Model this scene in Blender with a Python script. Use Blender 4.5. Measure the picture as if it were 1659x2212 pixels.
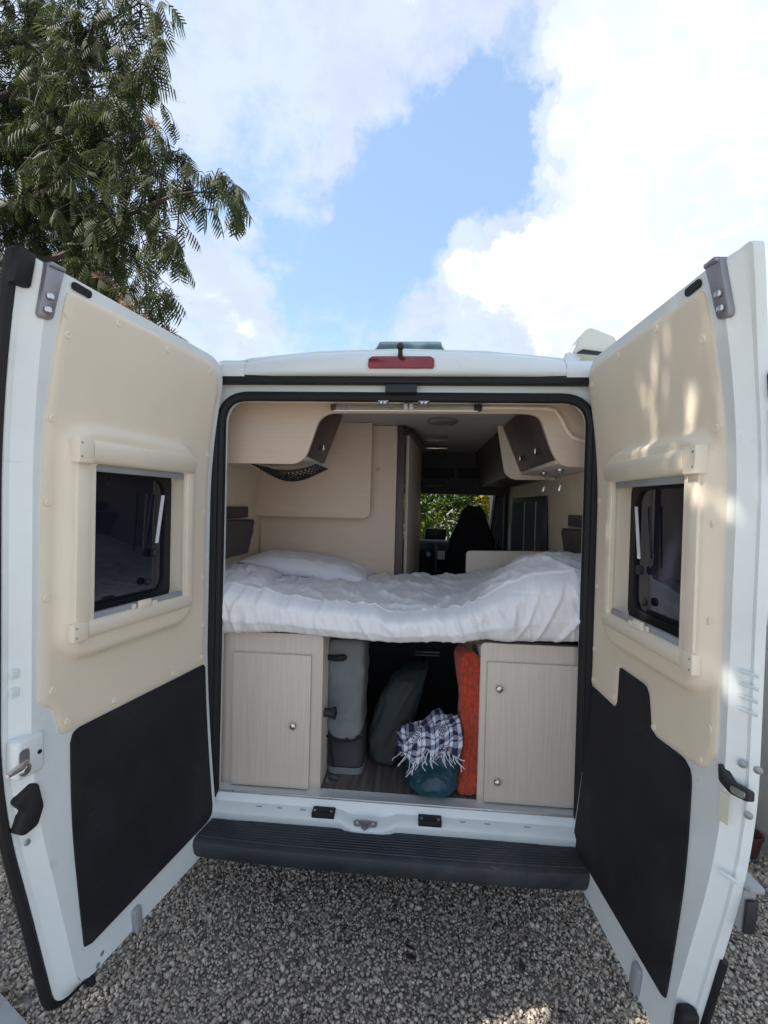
import bpy, bmesh, math, random
import numpy as np
from mathutils import Vector, Matrix, noise as mn
PI = math.pi
S = bpy.context.scene
for o in list(bpy.data.objects):
    bpy.data.objects.remove(o)
random.seed(7); RNG = np.random.default_rng(11)

# ------------------------------------------------------------------ camera
CAM = Vector((0.092, -1.909, 1.771))
yaw, pitch, roll = 0.078, -0.015, 0.025
fw = Vector((-math.sin(yaw)*math.cos(pitch), math.cos(yaw)*math.cos(pitch), math.sin(pitch)))
rt = Vector((math.cos(yaw), math.sin(yaw), 0)); up = rt.cross(fw)
r2 = rt*math.cos(roll)+up*math.sin(roll); u2 = -rt*math.sin(roll)+up*math.cos(roll)
cd = bpy.data.cameras.new('camera'); co = bpy.data.objects.new('camera', cd); S.collection.objects.link(co)
co.matrix_world = Matrix(((r2.x, u2.x, -fw.x, CAM.x), (r2.y, u2.y, -fw.y, CAM.y), (r2.z, u2.z, -fw.z, CAM.z), (0, 0, 0, 1)))
cd.sensor_fit = 'VERTICAL'; cd.sensor_height = 36; cd.lens = 36*1000/2212
cd.clip_start = 0.02; cd.clip_end = 2000
S.camera = co

# ------------------------------------------------------------------ sun, sky, exposure
SUN_EL = math.radians(50); SUN_AZ = math.radians(20)        # from the left, a little behind the camera
sdir = Vector((-math.cos(SUN_EL)*math.cos(SUN_AZ), -math.cos(SUN_EL)*math.sin(SUN_AZ), math.sin(SUN_EL)))
sl = bpy.data.lights.new('sun', 'SUN'); so = bpy.data.objects.new('sun', sl); S.collection.objects.link(so)
sl.energy = 4.5; sl.angle = math.radians(0.53); sl.color = (1, 0.93, 0.82)
so.rotation_euler = sdir.to_track_quat('Z', 'Y').to_euler(); so.location = (-6, -4, 9)
S.view_settings.view_transform = 'Standard'; S.view_settings.look = 'None'
S.view_settings.gamma = 1; S.view_settings.use_curve_mapping = False
S.view_settings.exposure = 1.36
S.render.engine = 'CYCLES'
S.cycles.max_bounces = 8; S.cycles.diffuse_bounces = 4; S.cycles.transparent_max_bounces = 8


class NT:
    """small helper to write node trees"""
    def __init__(s, tree):
        s.t = tree; s.n = tree.nodes; s.l = tree.links
    def new(s, typ, **kw):
        n = s.n.new(typ)
        for k, v in kw.items():
            setattr(n, k, v)
        return n
    def put(s, sock, v):
        if hasattr(v, 'is_linked') or isinstance(v, bpy.types.NodeSocket):
            s.l.new(v, sock)
        else:
            sock.default_value = v
    def math(s, op, a, b=0.0, c=0.0, clamp=False):
        n = s.new('ShaderNodeMath', operation=op, use_clamp=clamp)
        s.put(n.inputs[0], a); s.put(n.inputs[1], b); s.put(n.inputs[2], c)
        return n.outputs[0]
    def smooth(s, v, a, b, lo=0.0, hi=1.0):
        n = s.new('ShaderNodeMapRange', interpolation_type='SMOOTHSTEP')
        s.put(n.inputs['Value'], v); s.put(n.inputs['From Min'], a); s.put(n.inputs['From Max'], b)
        s.put(n.inputs['To Min'], lo); s.put(n.inputs['To Max'], hi)
        return n.outputs[0]
    def noise(s, vec, scale, detail=4, rough=.55, dist=0.0):
        n = s.new('ShaderNodeTexNoise'); s.put(n.inputs['Vector'], vec)
        n.inputs['Scale'].default_value = scale; n.inputs['Detail'].default_value = detail
        n.inputs['Roughness'].default_value = rough; n.inputs['Distortion'].default_value = dist
        return n.outputs['Fac']
    def mix(s, f, a, b):
        n = s.new('ShaderNodeMix', data_type='RGBA')
        s.put(n.inputs[0], f); s.put(n.inputs[6], a); s.put(n.inputs[7], b)
        return n.outputs[2]
    def map(s, vec, scale=(1, 1, 1), loc=(0, 0, 0), rot=(0, 0, 0)):
        n = s.new('ShaderNodeMapping'); s.put(n.inputs[0], vec)
        n.inputs['Scale'].default_value = scale; n.inputs['Location'].default_value = loc; n.inputs['Rotation'].default_value = rot
        return n.outputs[0]


w = bpy.data.worlds.new('World'); S.world = w; w.use_nodes = True
w.cycles.sampling_method = 'MANUAL'; w.cycles.sample_map_resolution = 512
nt = NT(w.node_tree); nt.n.clear()
sky = nt.new('ShaderNodeTexSky', sky_type='NISHITA'); sky.sun_disc = False
sky.sun_elevation = SUN_EL; sky.sun_rotation = math.atan2(sdir.x, sdir.y); sky.altitude = 100
sky.air_density = 1.0; sky.dust_density = 0.6; sky.ozone_density = 1.5
D = nt.new('ShaderNodeTexCoord').outputs['Generated']
f = nt.math('ADD', nt.math('MULTIPLY', nt.noise(nt.map(D, (1.0, 1.0, 1.4), (.31, .12, .0)), 3.2, 7, .6, .5), .8), nt.math('MULTIPLY', nt.noise(nt.map(D, (1, 1, 1.3), (.7, .2, .4)), 11.0, 5, .62, .35), .42))
wn = nt.new('ShaderNodeTexNoise'); nt.put(wn.inputs['Vector'], D); wn.inputs['Scale'].default_value = 5.5; wn.inputs['Detail'].default_value = 6; wn.inputs['Roughness'].default_value = .62
wv = nt.new('ShaderNodeVectorMath', operation='SUBTRACT'); nt.put(wv.inputs[0], wn.outputs['Color']); wv.inputs[1].default_value = (.5, .5, .5)
wm = nt.new('ShaderNodeVectorMath', operation='MULTIPLY_ADD'); nt.put(wm.inputs[0], wv.outputs[0]); wm.inputs[1].default_value = (.34, .34, .34); nt.put(wm.inputs[2], D)
wd = nt.new('ShaderNodeVectorMath', operation='NORMALIZE'); nt.put(wd.inputs[0], wm.outputs[0]); DW = wd.outputs[0]
for (x, y, z, cr, wt) in [(0.352,0.685,0.638,0.982,0.26),(0.415,0.766,0.491,0.973,0.26),(0.294,0.873,0.389,0.988,0.30),(0.122,0.896,0.427,0.994,0.25),(0.516,0.786,0.340,0.983,0.20),(0.322,0.752,0.576,0.991,0.12),(-0.200,0.703,0.682,0.976,0.14),(-0.374,0.831,0.411,0.995,0.12),(0.097,0.808,0.581,0.993,-0.35),(-0.079,0.852,0.518,0.993,-0.30),(-0.001,0.751,0.660,0.995,-0.15),(-0.198,0.900,0.388,0.990,-0.26),(-0.286,0.800,0.520,0.985,-0.16),(0.131,0.700,0.702,0.999,-0.20)]:
    dp = nt.new('ShaderNodeVectorMath', operation='DOT_PRODUCT'); nt.put(dp.inputs[0], DW); dp.inputs[1].default_value = (x, y, z)
    f = nt.math('ADD', f, nt.smooth(dp.outputs['Value'], cr-(1-cr)*.6, cr+(1-cr)*.9, 0, wt))
mask = nt.smooth(f, .62, .90)
veil = nt.smooth(f, .40, .68, 0, .8)
mask = nt.math('MAXIMUM', mask, veil)
shade = nt.noise(nt.map(D, (1, 1, 1.3), (.03, .02, .05)), 7.0, 5, .6)
thick = nt.smooth(f, .74, 1.2)
ccol = nt.mix(thick, (3.05, 3.25, 3.95, 1), (11.0, 11.1, 11.1, 1))
ccol = nt.mix(nt.smooth(shade, .44, .66), nt.mix(.95, ccol, (3.35, 3.7, 4.1, 1)), ccol)
bg = nt.new('ShaderNodeBackground'); bg.inputs['Strength'].default_value = 0.1
skyc = nt.mix(.35, sky.outputs[0], (2.8, 4.0, 5.6, 1))
nt.put(bg.inputs['Color'], nt.mix(mask, skyc, ccol))
ow = nt.new('ShaderNodeOutputWorld'); nt.l.new(bg.outputs[0], ow.inputs[0])

# ------------------------------------------------------------------ materials
MT = {}
def mat(name, col, rough=.5, metal=0., var=.06, vscale=6., bump=0., bscale=80., stretch=(1, 1, 1), bdist=.01, coat=0., spec=.5, speck=0., sheen=0., dust=0.):
    m = bpy.data.materials.new(name); m.use_nodes = True
    t = NT(m.node_tree); p = t.n['Principled BSDF']
    oc = t.new('ShaderNodeTexCoord').outputs['Object']
    n1 = t.noise(t.map(oc, stretch), vscale, 5, .6)
    a = tuple(max(0, c*(1-var)) for c in col)+(1,); b = tuple(min(1, c*(1+var)) for c in col)+(1,)
    cc = t.mix(t.smooth(n1, .3, .7), a, b)
    if speck:
        n3 = t.noise(oc, 300, 2, .5)
        cc = t.mix(t.smooth(n3, .6, .75, 0, speck), cc, tuple(c*.5 for c in col)+(1,))
    if dust:
        n4 = t.noise(oc, 3.5, 8, .68, .6); cc = t.mix(t.smooth(n4, .46, .74, 0, dust), cc, (.16, .15, .14, 1))
        n5 = t.noise(t.map(oc, (9, 9, 60), (0, 0, 0), (.4, .3, .5)), 1.0, 3, .5); cc = t.mix(t.smooth(n5, .70, .76, 0, dust*1.4), cc, (.20, .19, .18, 1))
    t.put(p.inputs['Base Color'], cc)
    t.put(p.inputs['Roughness'], t.smooth(n1, .2, .8, max(.02, rough-.07), min(1, rough+.07)))
    p.inputs['Metallic'].default_value = metal; p.inputs['Coat Weight'].default_value = coat
    p.inputs['Specular IOR Level'].default_value = spec
    p.inputs['Sheen Weight'].default_value = sheen
    if bump:
        n2 = t.noise(t.map(oc, stretch), bscale, 4, .6)
        bn = t.new('ShaderNodeBump'); bn.inputs['Strength'].default_value = bump; bn.inputs['Distance'].default_value = bdist
        t.put(bn.inputs['Height'], n2); t.put(p.inputs['Normal'], bn.outputs[0])
    MT[name] = m
    return m
mat('white_paint', (.755, .80, .797), .32, var=.03, vscale=3, coat=.3, bump=.03, bscale=9, dust=.07)
mat('cream_trim', (.80, .70, .555), .6, var=.02, vscale=4, bump=.12, bscale=420, bdist=.001)
mat('cream_plastic', (.82, .725, .585), .42, var=.02, bump=.04, bscale=200, bdist=.001)
mat('awning_paint', (.74, .76, .66), .4, var=.03)
mat('black_panel', (.016, .016, .02), .75, var=.25, bump=.3, bscale=350, bdist=.001, spec=.3, dust=.10)
mat('black_rubber', (.012, .012, .014), .6, var=.2, spec=.35)
mat('black_plastic', (.018, .019, .023), .5, var=.2, bump=.1, bscale=300, bdist=.001)
mat('bumper_plastic', (.022, .028, .036), .55, var=.2, bump=.3, bscale=250, bdist=.001, speck=.3, dust=.22)
mat('grey_metal', (.30, .30, .33), .45, .7, var=.1)
mat('steel', (.62, .62, .62), .28, 1., var=.08)
mat('grey_plastic', (.30, .31, .33), .5, var=.08)
mat('aluminium', (.70, .69, .68), .3, .9, var=.04)
mat('laminate', (.66, .575, .49), .5, var=.06, vscale=1.0, stretch=(170, 170, 5), bump=.05, bscale=1.0, bdist=.001)
mat('laminate_flat', (.66, .525, .42), .5, var=.035, vscale=1.0, stretch=(7, 170, 170), bump=.04, bscale=1.0, bdist=.001)
mat('wall_cloth', (.64, .55, .40), .8, var=.05, bump=.1, bscale=300, bdist=.001)
mat('ceiling_cloth', (.42, .40, .38), .8, var=.05)
mat('dark_laminate', (.075, .05, .046), .45, var=.2, vscale=1, stretch=(150, 150, 5))
mat('brown_cloth', (.075, .06, .058), .9, var=.2, bump=.3, bscale=180, bdist=.002)
mat('dark_trim', (.02, .02, .024), .7, var=.2)
mat('dark_grey_lining', (.055, .055, .06), .8, var=.15)
mat('floor_vinyl', (.10, .085, .08), .5, var=.35, vscale=1., stretch=(60, 3, 60))
mat('linen', (.90, .90, .93), .85, var=.02, vscale=8, bump=.25, bscale=55, bdist=.004, sheen=.2)
mat('pillow_linen', (.84, .83, .87), .85, var=.03, vscale=8, bump=.25, bscale=45, bdist=.004, sheen=.2)
mat('grey_canvas', (.18, .20, .205), .85, var=.12, bump=.35, bscale=60, bdist=.004)
mat('dark_canvas', (.032, .040, .042), .8, var=.2, bump=.4, bscale=40, bdist=.006)
mat('lower_canvas', (.04, .042, .048), .85, var=.2, bump=.3, bscale=60, bdist=.004)
mat('teal_plastic', (.006, .055, .080), .32, var=.35, bump=.6, bscale=22, bdist=.02)
mat('orange_wool', (.46, .050, .014), .9, var=.35, vscale=60, bump=.6, bscale=220, bdist=.003, sheen=.3)
mat('white_cotton', (.68, .70, .78), .9, var=.1)
mat('red_lens', (.22, .006, .012), .2, var=.25, vscale=40, coat=.5)
mat('tinted_hatch', (.05, .10, .12), .2, var=.1, coat=.3)
mat('bark', (.055, .042, .034), .9, var=.3, vscale=12, stretch=(1, 1, .25), bump=.8, bscale=25, bdist=.02)
mat('render_wall', (.40, .39, .38), .9, var=.1, bump=.3, bscale=60, bdist=.004)
mat('concrete', (.38, .39, .40), .9, var=.12, bump=.3, bscale=50, bdist=.004)
mat('terracotta', (.09, .028, .026), .8, var=.2)
mat('tyre', (.02, .02, .02), .8, var=.2)
mat('litter', (.03, .02, .015), .8, var=.3)
mat('yellow_tape', (.66, .66, .50), .5, var=.1)
mat('bolt_grey', (.34, .37, .38), .5, .5, var=.2)

def leafmat(name, c1, c2, trans=.35):
    m = bpy.data.materials.new(name); m.use_nodes = True
    t = NT(m.node_tree); p = t.n['Principled BSDF']
    g = t.new('ShaderNodeNewGeometry')
    col = t.mix(g.outputs['Random Per Island'], c1+(1,), c2+(1,))
    t.put(p.inputs['Base Color'], col); p.inputs['Roughness'].default_value = .7; p.inputs['Specular IOR Level'].default_value = .25
    tr = t.new('ShaderNodeBsdfTranslucent'); t.put(tr.inputs[0], t.mix(.5, col, (c2[0]*1.5, c2[1]*1.6, c2[2], 1)))
    mx = t.new('ShaderNodeMixShader'); mx.inputs[0].default_value = trans
    t.l.new(p.outputs[0], mx.inputs[1]); t.l.new(tr.outputs[0], mx.inputs[2])
    t.l.new(mx.outputs[0], t.n['Material Output'].inputs[0])
    MT[name] = m
leafmat('silk_leaf', (.020, .033, .014), (.060, .078, .032), .28)
leafmat('green_leaf', (.04, .085, .012), (.14, .18, .03), .35)
leafmat('yellow_leaf', (.22, .17, .012), (.42, .30, .03), .4)
leafmat('hedge_leaf', (.012, .022, .010), (.03, .045, .016), .2)
leafmat('pink_flower', (.24, .13, .12), (.34, .22, .20), .4)
leafmat('bud', (.16, .20, .10), (.26, .27, .17), .3)

def glassmat(name, tint, gl=1.0, body_=0.):
    m = bpy.data.materials.new(name); m.use_nodes = True
    t = NT(m.node_tree); t.n.remove(t.n['Principled BSDF'])
    tr = t.new('ShaderNodeBsdfTransparent'); tr.inputs[0].default_value = tint+(1,)
    gs = t.new('ShaderNodeBsdfGlossy'); gs.inputs['Roughness'].default_value = .03
    oc = t.new('ShaderNodeTexCoord').outputs['Object']
    fr = t.new('ShaderNodeFresnel'); fr.inputs[0].default_value = 1.5
    df = t.new('ShaderNodeBsdfDiffuse'); df.inputs[0].default_value = (.030, .032, .062, 1); m0 = t.new('ShaderNodeMixShader'); m0.inputs[0].default_value = body_; t.l.new(tr.outputs[0], m0.inputs[1]); t.l.new(df.outputs[0], m0.inputs[2])
    sm = t.smooth(t.noise(oc, 5, 4), .3, .8, .8*gl, 1.05*gl)
    mx = t.new('ShaderNodeMixShader'); t.put(mx.inputs[0], t.math('MULTIPLY', fr.outputs[0], sm))
    t.l.new(m0.outputs[0], mx.inputs[1]); t.l.new(gs.outputs[0], mx.inputs[2])
    t.l.new(mx.outputs[0], t.n['Material Output'].inputs[0]); MT[name] = m
glassmat('tinted_glass', (.10, .11, .17), 1.7, .35); glassmat('clear_glass', (.82, .86, .84), .8)
# gravel and plaid
m = bpy.data.materials.new('gravel_stone'); m.use_nodes = True; t = NT(m.node_tree); p = t.n['Principled BSDF']
g = t.new('ShaderNodeNewGeometry').outputs['Random Per Island']
rp = t.new('ShaderNodeValToRGB'); t.put(rp.inputs[0], g); e = rp.color_ramp.elements
e[0].position = 0; e[0].color = (.09, .07, .055, 1); e[1].position = 1; e[1].color = (.62, .56, .49, 1)
for ps, c in ((.12, (.25, .20, .155, 1)), (.40, (.39, .33, .265, 1)), (.70, (.47, .42, .36, 1)), (.9, (.55, .475, .395, 1))):
    k = e.new(ps); k.color = c
oc = t.new('ShaderNodeTexCoord').outputs['Object']
t.put(p.inputs['Base Color'], t.mix(t.smooth(t.noise(oc, 60, 4), .35, .75, 0, .35), rp.outputs[0], (.30, .25, .205, 1)))
p.inputs['Roughness'].default_value = .85; MT['gravel_stone'] = m
m = bpy.data.materials.new('gravel_bed'); m.use_nodes = True; t = NT(m.node_tree); p = t.n['Principled BSDF']
oc = t.new('ShaderNodeTexCoord').outputs['Object']
vo = t.new('ShaderNodeTexVoronoi'); t.put(vo.inputs['Vector'], oc); vo.inputs['Scale'].default_value = 52
sp = t.new('ShaderNodeSeparateColor'); t.put(sp.inputs[0], vo.outputs['Color'])
cc = t.mix(sp.outputs[0], (.14, .125, .11, 1), (.40, .38, .35, 1))
t.put(p.inputs['Base Color'], t.mix(t.smooth(t.noise(oc, 1.3, 4), .35, .7, 0, .4), cc, (.17, .15, .13, 1)))
bn = t.new('ShaderNodeBump'); bn.inputs['Strength'].default_value = .8; bn.inputs['Distance'].default_value = .01; bn.invert = True
t.put(bn.inputs['Height'], vo.outputs['Distance']); t.put(p.inputs['Normal'], bn.outputs[0]); p.inputs['Roughness'].default_value = .95
MT['gravel_bed'] = m
m = bpy.data.materials.new('plaid_cloth'); m.use_nodes = True; t = NT(m.node_tree); p = t.n['Principled BSDF']
uv = t.new('ShaderNodeTexCoord').outputs['UV']; sx = t.new('ShaderNodeSeparateXYZ'); t.put(sx.inputs[0], uv)
def band(v, n, wd, off=0.):
    fr = t.math('FRACT', t.math('ADD', t.math('MULTIPLY', v, n), off)); return t.math('LESS_THAN', fr, wd)
ba = t.math('MAXIMUM', band(sx.outputs[0], 5, .42), band(sx.outputs[0], 5, .08, .3))
bb = t.math('MAXIMUM', band(sx.outputs[1], 4, .40), band(sx.outputs[1], 4, .09, .3))
ck = t.new('ShaderNodeTexChecker'); t.put(ck.inputs[0], uv); ck.inputs['Scale'].default_value = 46
ck.inputs[1].default_value = (.6, .6, .66, 1); ck.inputs[2].default_value = (.03, .03, .06, 1)
mixv = t.math('MULTIPLY', t.math('ADD', ba, bb), .5)
c1 = t.mix(t.math('GREATER_THAN', mixv, .2), (.70, .71, .80, 1), (.26, .26, .34, 1))
c1 = t.mix(t.math('GREATER_THAN', mixv, .8), c1, (.02, .024, .06, 1))
c1 = t.mix(t.math('MULTIPLY', band(sx.outputs[0], 2.5, .3, .5), band(sx.outputs[1], 2, .45, .2)), c1, ck.outputs[0])
t.put(p.inputs['Base Color'], c1); p.inputs['Roughness'].default_value = .95; MT['plaid_cloth'] = m

# ------------------------------------------------------------------ mesh helpers
WO = {}
class MB:
    def __init__(s): s.v = []; s.f = []; s.uv = None
    def add(s, V, F):
        o = len(s.v); s.v += [tuple(p) for p in V]; s.f += [tuple(i+o for i in q) for q in F]; return s
    def box(s, a0, a1, b0, b1, c0, c1, T=None):
        P = [(a, b, c) for c in (c0, c1) for b in (b0, b1) for a in (a0, a1)]
        if T: P = [T(*q) for q in P]
        return s.add(P, [(0, 2, 3, 1), (4, 5, 7, 6), (0, 1, 5, 4), (2, 6, 7, 3), (0, 4, 6, 2), (1, 3, 7, 5)])
    def prism(s, poly, d0, d1, T):
        n = len(poly); P = [T(a, b, d0) for a, b in poly]+[T(a, b, d1) for a, b in poly]
        return s.add(P, [tuple(range(n))[::-1], tuple(range(n, 2*n))]+[(i, (i+1) % n, n+(i+1) % n, n+i) for i in range(n)])
    def tube(s, path, r, n=8, closed=False, flat=1.):
        path = [Vector(p) for p in path]; m = len(path); V = []; ref = None
        for i, p in enumerate(path):
            a = path[i-1] if (i or closed) else p; b = path[(i+1) % m] if (i < m-1 or closed) else p
            d = (b-a).normalized()
            if ref is None: ref = Vector((0, 0, 1)) if abs(d.z) < .9 else Vector((1, 0, 0))
            x = (ref-d*ref.dot(d)).normalized(); ref = x; y = d.cross(x)
            rr = r[i] if isinstance(r, (list, tuple, np.ndarray)) else r
            for k in range(n):
                q = 2*PI*k/n; V.append(p+(x*math.cos(q)*flat+y*math.sin(q))*rr)
        F = []
        for i in range(m if closed else m-1):
            j = (i+1) % m
            for k in range(n):
                F.append((i*n+k, i*n+(k+1) % n, j*n+(k+1) % n, j*n+k))
        if not closed: F += [tuple(range(n))[::-1], tuple(range((m-1)*n, m*n))]
        return s.add(V, F)
    def lathe(s, prof, O, ax, n=16):
        ax = Vector(ax).normalized(); x = ax.orthogonal().normalized(); y = ax.cross(x); O = Vector(O); V = []
        for (r, h) in prof:
            for k in range(n):
                q = 2*PI*k/n; V.append(O+ax*h+(x*math.cos(q)+y*math.sin(q))*max(r, 1e-4))
        F = [(i*n+k, i*n+(k+1) % n, (i+1)*n+(k+1) % n, (i+1)*n+k) for i in range(len(prof)-1) for k in range(n)]
        F += [tuple(range(n))[::-1], tuple(range((len(prof)-1)*n, len(prof)*n))]
        return s.add(V, F)
    def grid(s, P, nu, nv, wrap=False):
        F = [(i*nv+j, i*nv+(j+1) % nv, (i+1)*nv+(j+1) % nv, (i+1)*nv+j) for i in range(nu-1) for j in range(nv if wrap else nv-1)]
        return s.add(P, F)
    def loft(s, A, B):
        n = len(A); return s.add(list(A)+list(B), [(i, (i+1) % n, n+(i+1) % n, n+i) for i in range(n)])

def tag(o, label=None, cat=None, group=None, kind=None):
    for k, v in (('label', label), ('category', cat), ('group', group), ('kind', kind)):
        if v: o[k] = v
    return o

def link(name, me, parent, org):
    o = bpy.data.objects.new(name, me); S.collection.objects.link(o); WO[o] = Vector(org)
    if parent: o.parent = parent; o.location = Vector(org)-WO[parent]
    else: o.location = org
    return o
def empty(name, org, parent=None):
    o = link(name, None, parent, org); o.empty_display_size = .1; return o

def build(name, mb, m, parent=None, smooth=True, bevel=0., seg=2, ang=35, org=None, mats=None):
    V = np.array([tuple(p) for p in mb.v], float)
    if org is None:
        lo = V.min(0); hi = V.max(0); org = ((lo[0]+hi[0])/2, (lo[1]+hi[1])/2, lo[2])
    V = V-np.array(org)
    me = bpy.data.meshes.new(name); me.from_pydata(V.tolist(), [], mb.f)
    if mb.uv is not None:
        ul = me.uv_layers.new(name='UVMap')
        vi = np.zeros(len(me.loops), int); me.loops.foreach_get('vertex_index', vi)
        ul.data.foreach_set('uv', np.array(mb.uv, np.float32)[vi].ravel())
    bm = bmesh.new(); bm.from_mesh(me)
    bmesh.ops.remove_doubles(bm, verts=bm.verts, dist=1e-5)
    bmesh.ops.recalc_face_normals(bm, faces=bm.faces)
    if bevel:
        ed = [e for e in bm.edges if len(e.link_faces) == 2 and e.calc_face_angle(0) > math.radians(30)]
        bmesh.ops.bevel(bm, geom=ed, offset=bevel, segments=seg, profile=.5, affect='EDGES', clamp_overlap=True)
    bm.to_mesh(me); bm.free()
    if smooth:
        me.polygons.foreach_set('use_smooth', [True]*len(me.polygons)); me.set_sharp_from_angle(angle=math.radians(ang))
    me.materials.append(MT[m])
    return link(name, me, parent, org)

def rpoly(pts, r, n=6):
    out = []; N = len(pts)
    for i, p in enumerate(pts):
        rr = r[i] if isinstance(r, (list, tuple)) else r
        a = Vector(pts[i-1]); b = Vector(p); c = Vector(pts[(i+1) % N])
        if rr <= 0: out.append(tuple(b)); continue
        d1 = (a-b); d2 = (c-b); rr = min(rr, d1.length*.48, d2.length*.48)
        p1 = b+d1.normalized()*rr; p2 = b+d2.normalized()*rr
        for k in range(n+1):
            q = k/n; out.append(tuple(p1*(1-q)**2+b*2*q*(1-q)+p2*q*q))
    return out

def dense(poly, mx=.06):
    out = []
    for i, p in enumerate(poly):
        q = poly[(i+1) % len(poly)]; k = max(1, int(math.hypot(q[0]-p[0], q[1]-p[1])/mx))
        out += [(p[0]+(q[0]-p[0])*j/k, p[1]+(q[1]-p[1])*j/k) for j in range(k)]
    return out
def polysd(poly, X, Y):
    P = np.array(poly); d = np.full(X.shape, 1e9); ins = np.zeros(X.shape, bool)
    for i in range(len(P)):
        a = P[i]; b = P[(i+1) % len(P)]; e = b-a; L = e@e
        if L < 1e-14: continue
        tt = np.clip(((X-a[0])*e[0]+(Y-a[1])*e[1])/L, 0, 1)
        d = np.minimum(d, np.hypot(X-a[0]-tt*e[0], Y-a[1]-tt*e[1]))
        cr = (a[1] > Y) != (b[1] > Y)
        with np.errstate(divide='ignore', invalid='ignore'):
            xi = a[0]+(Y-a[1])*e[0]/(e[1] if abs(e[1]) > 1e-12 else 1e-12)
        ins ^= cr & (X < xi)
    return np.where(ins, -d, d)

def sheet(mb, poly, holes, cell, hf, T, thick=0.):
    """a relief sheet: grid cut to a rounded outline (and holes), T maps (a, height, b) to the world"""
    P = np.array(poly); lo = P.min(0)-cell*1.5; hi = P.max(0)+cell*1.5
    xs = np.arange(lo[0], hi[0]+cell, cell); ys = np.arange(lo[1], hi[1]+cell, cell)
    X, Y = np.meshgrid(xs, ys, indexing='ij')
    def sdf(X, Y):
        d = polysd(poly, X, Y)
        for h in holes: d = np.maximum(d, -polysd(h, X, Y))
        return d
    sd = sdf(X, Y)
    for _ in range(2):
        h = 1e-4; gx = (sdf(X+h, Y)-sdf(X-h, Y))/(2*h); gy = (sdf(X, Y+h)-sdf(X, Y-h))/(2*h)
        g = np.maximum(np.hypot(gx, gy), .3); near = np.abs(sd) < .55*cell
        X = np.where(near, X-sd*gx/g**2, X); Y = np.where(near, Y-sd*gy/g**2, Y)
        if _ == 0: nearall = near; sd = np.where(near, sdf(X, Y), sd)
    inn = (sd < 0) | nearall
    H = hf(X, Y); nx, ny = X.shape; idx = -np.ones((nx, ny), int); V = []; F = []
    for i in range(nx):
        for j in range(ny):
            if inn[i, j]: idx[i, j] = len(V); V.append(T(X[i, j], H[i, j], Y[i, j]))
    cx = (X[:-1, :-1]+X[1:, 1:]+X[1:, :-1]+X[:-1, 1:])/4; cy = (Y[:-1, :-1]+Y[1:, 1:]+Y[1:, :-1]+Y[:-1, 1:])/4
    csd = sdf(cx, cy)
    for i in range(nx-1):
        for j in range(ny-1):
            q = [k for k in (idx[i, j], idx[i+1, j], idx[i+1, j+1], idx[i, j+1]) if k >= 0]
            if len(q) == 4 and csd[i, j] < .3*cell: F.append(tuple(q))
            elif len(q) == 3 and csd[i, j] < .6*cell: F.append(tuple(q))
    if thick:
        H2 = H-thick; n0 = len(V); rim = {}; ed = {}
        for q in F:
            for k in range(len(q)):
                a, b = q[k], q[(k+1) % len(q)]; ed[(a, b)] = 1
        ij = {idx[i, j]: (i, j) for i in range(nx) for j in range(ny) if idx[i, j] >= 0}
        for (a, b) in list(ed):
            if (b, a) not in ed:
                for k in (a, b):
                    if k not in rim:
                        i, j = ij[k]; rim[k] = len(V); V.append(T(X[i, j], H2[i, j], Y[i, j]))
                F.append((b, a, rim[a], rim[b]))
    mb.add(V, F); return mb

def fbm(x, y, z=0., o=4):
    return mn.fractal(Vector((x, y, z)), 1.0, 2.0, o)

XZ = lambda a, h, b: (a, h, b)          # sheets standing across the van: (x, y, z)
# ================================================================== the setting
mb = MB(); n = 60; ext = 400
mb.add([(-ext, -ext, -.012), (ext, -ext, -.012), (ext, ext, -.012), (-ext, ext, -.012)], [(0, 1, 2, 3)])
tag(build('gravel_ground', mb, 'gravel_bed', smooth=False, org=(0, 0, -.012)), kind='structure')

ICO_V = []; ph = (1+5**.5)/2
for a in (-1, 1):
    for b in (-ph, ph): ICO_V += [(0, a, b), (a, b, 0), (b, 0, a)]
ICO_V = np.array(ICO_V)/math.hypot(1, ph)
bm = bmesh.new()
for v in ICO_V: bm.verts.new(v)
hull = bmesh.ops.convex_hull(bm, input=bm.verts); bm.verts.index_update()
ICO_V = np.array([v.co[:] for v in bm.verts]); ICO_F = np.array([[v.index for v in f_.verts] for f_ in bm.faces]); bm.free()

def rawmesh(name, V, F, m, parent=None, org=(0, 0, 0), smooth=False, k=3):
    me = bpy.data.meshes.new(name); V = (V-np.array(org)).astype(np.float32)
    me.vertices.add(len(V)); me.vertices.foreach_set('co', V.ravel())
    F = np.asarray(F, np.int32); me.loops.add(F.size); me.loops.foreach_set('vertex_index', F.ravel())
    me.polygons.add(len(F)); me.polygons.foreach_set('loop_start', np.arange(0, F.size, k, dtype=np.int32))
    me.update(calc_edges=True); me.validate()
    if smooth: me.polygons.foreach_set('use_smooth', np.ones(len(F), bool))
    me.materials.append(MT[m]); return link(name, me, parent, org)

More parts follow.
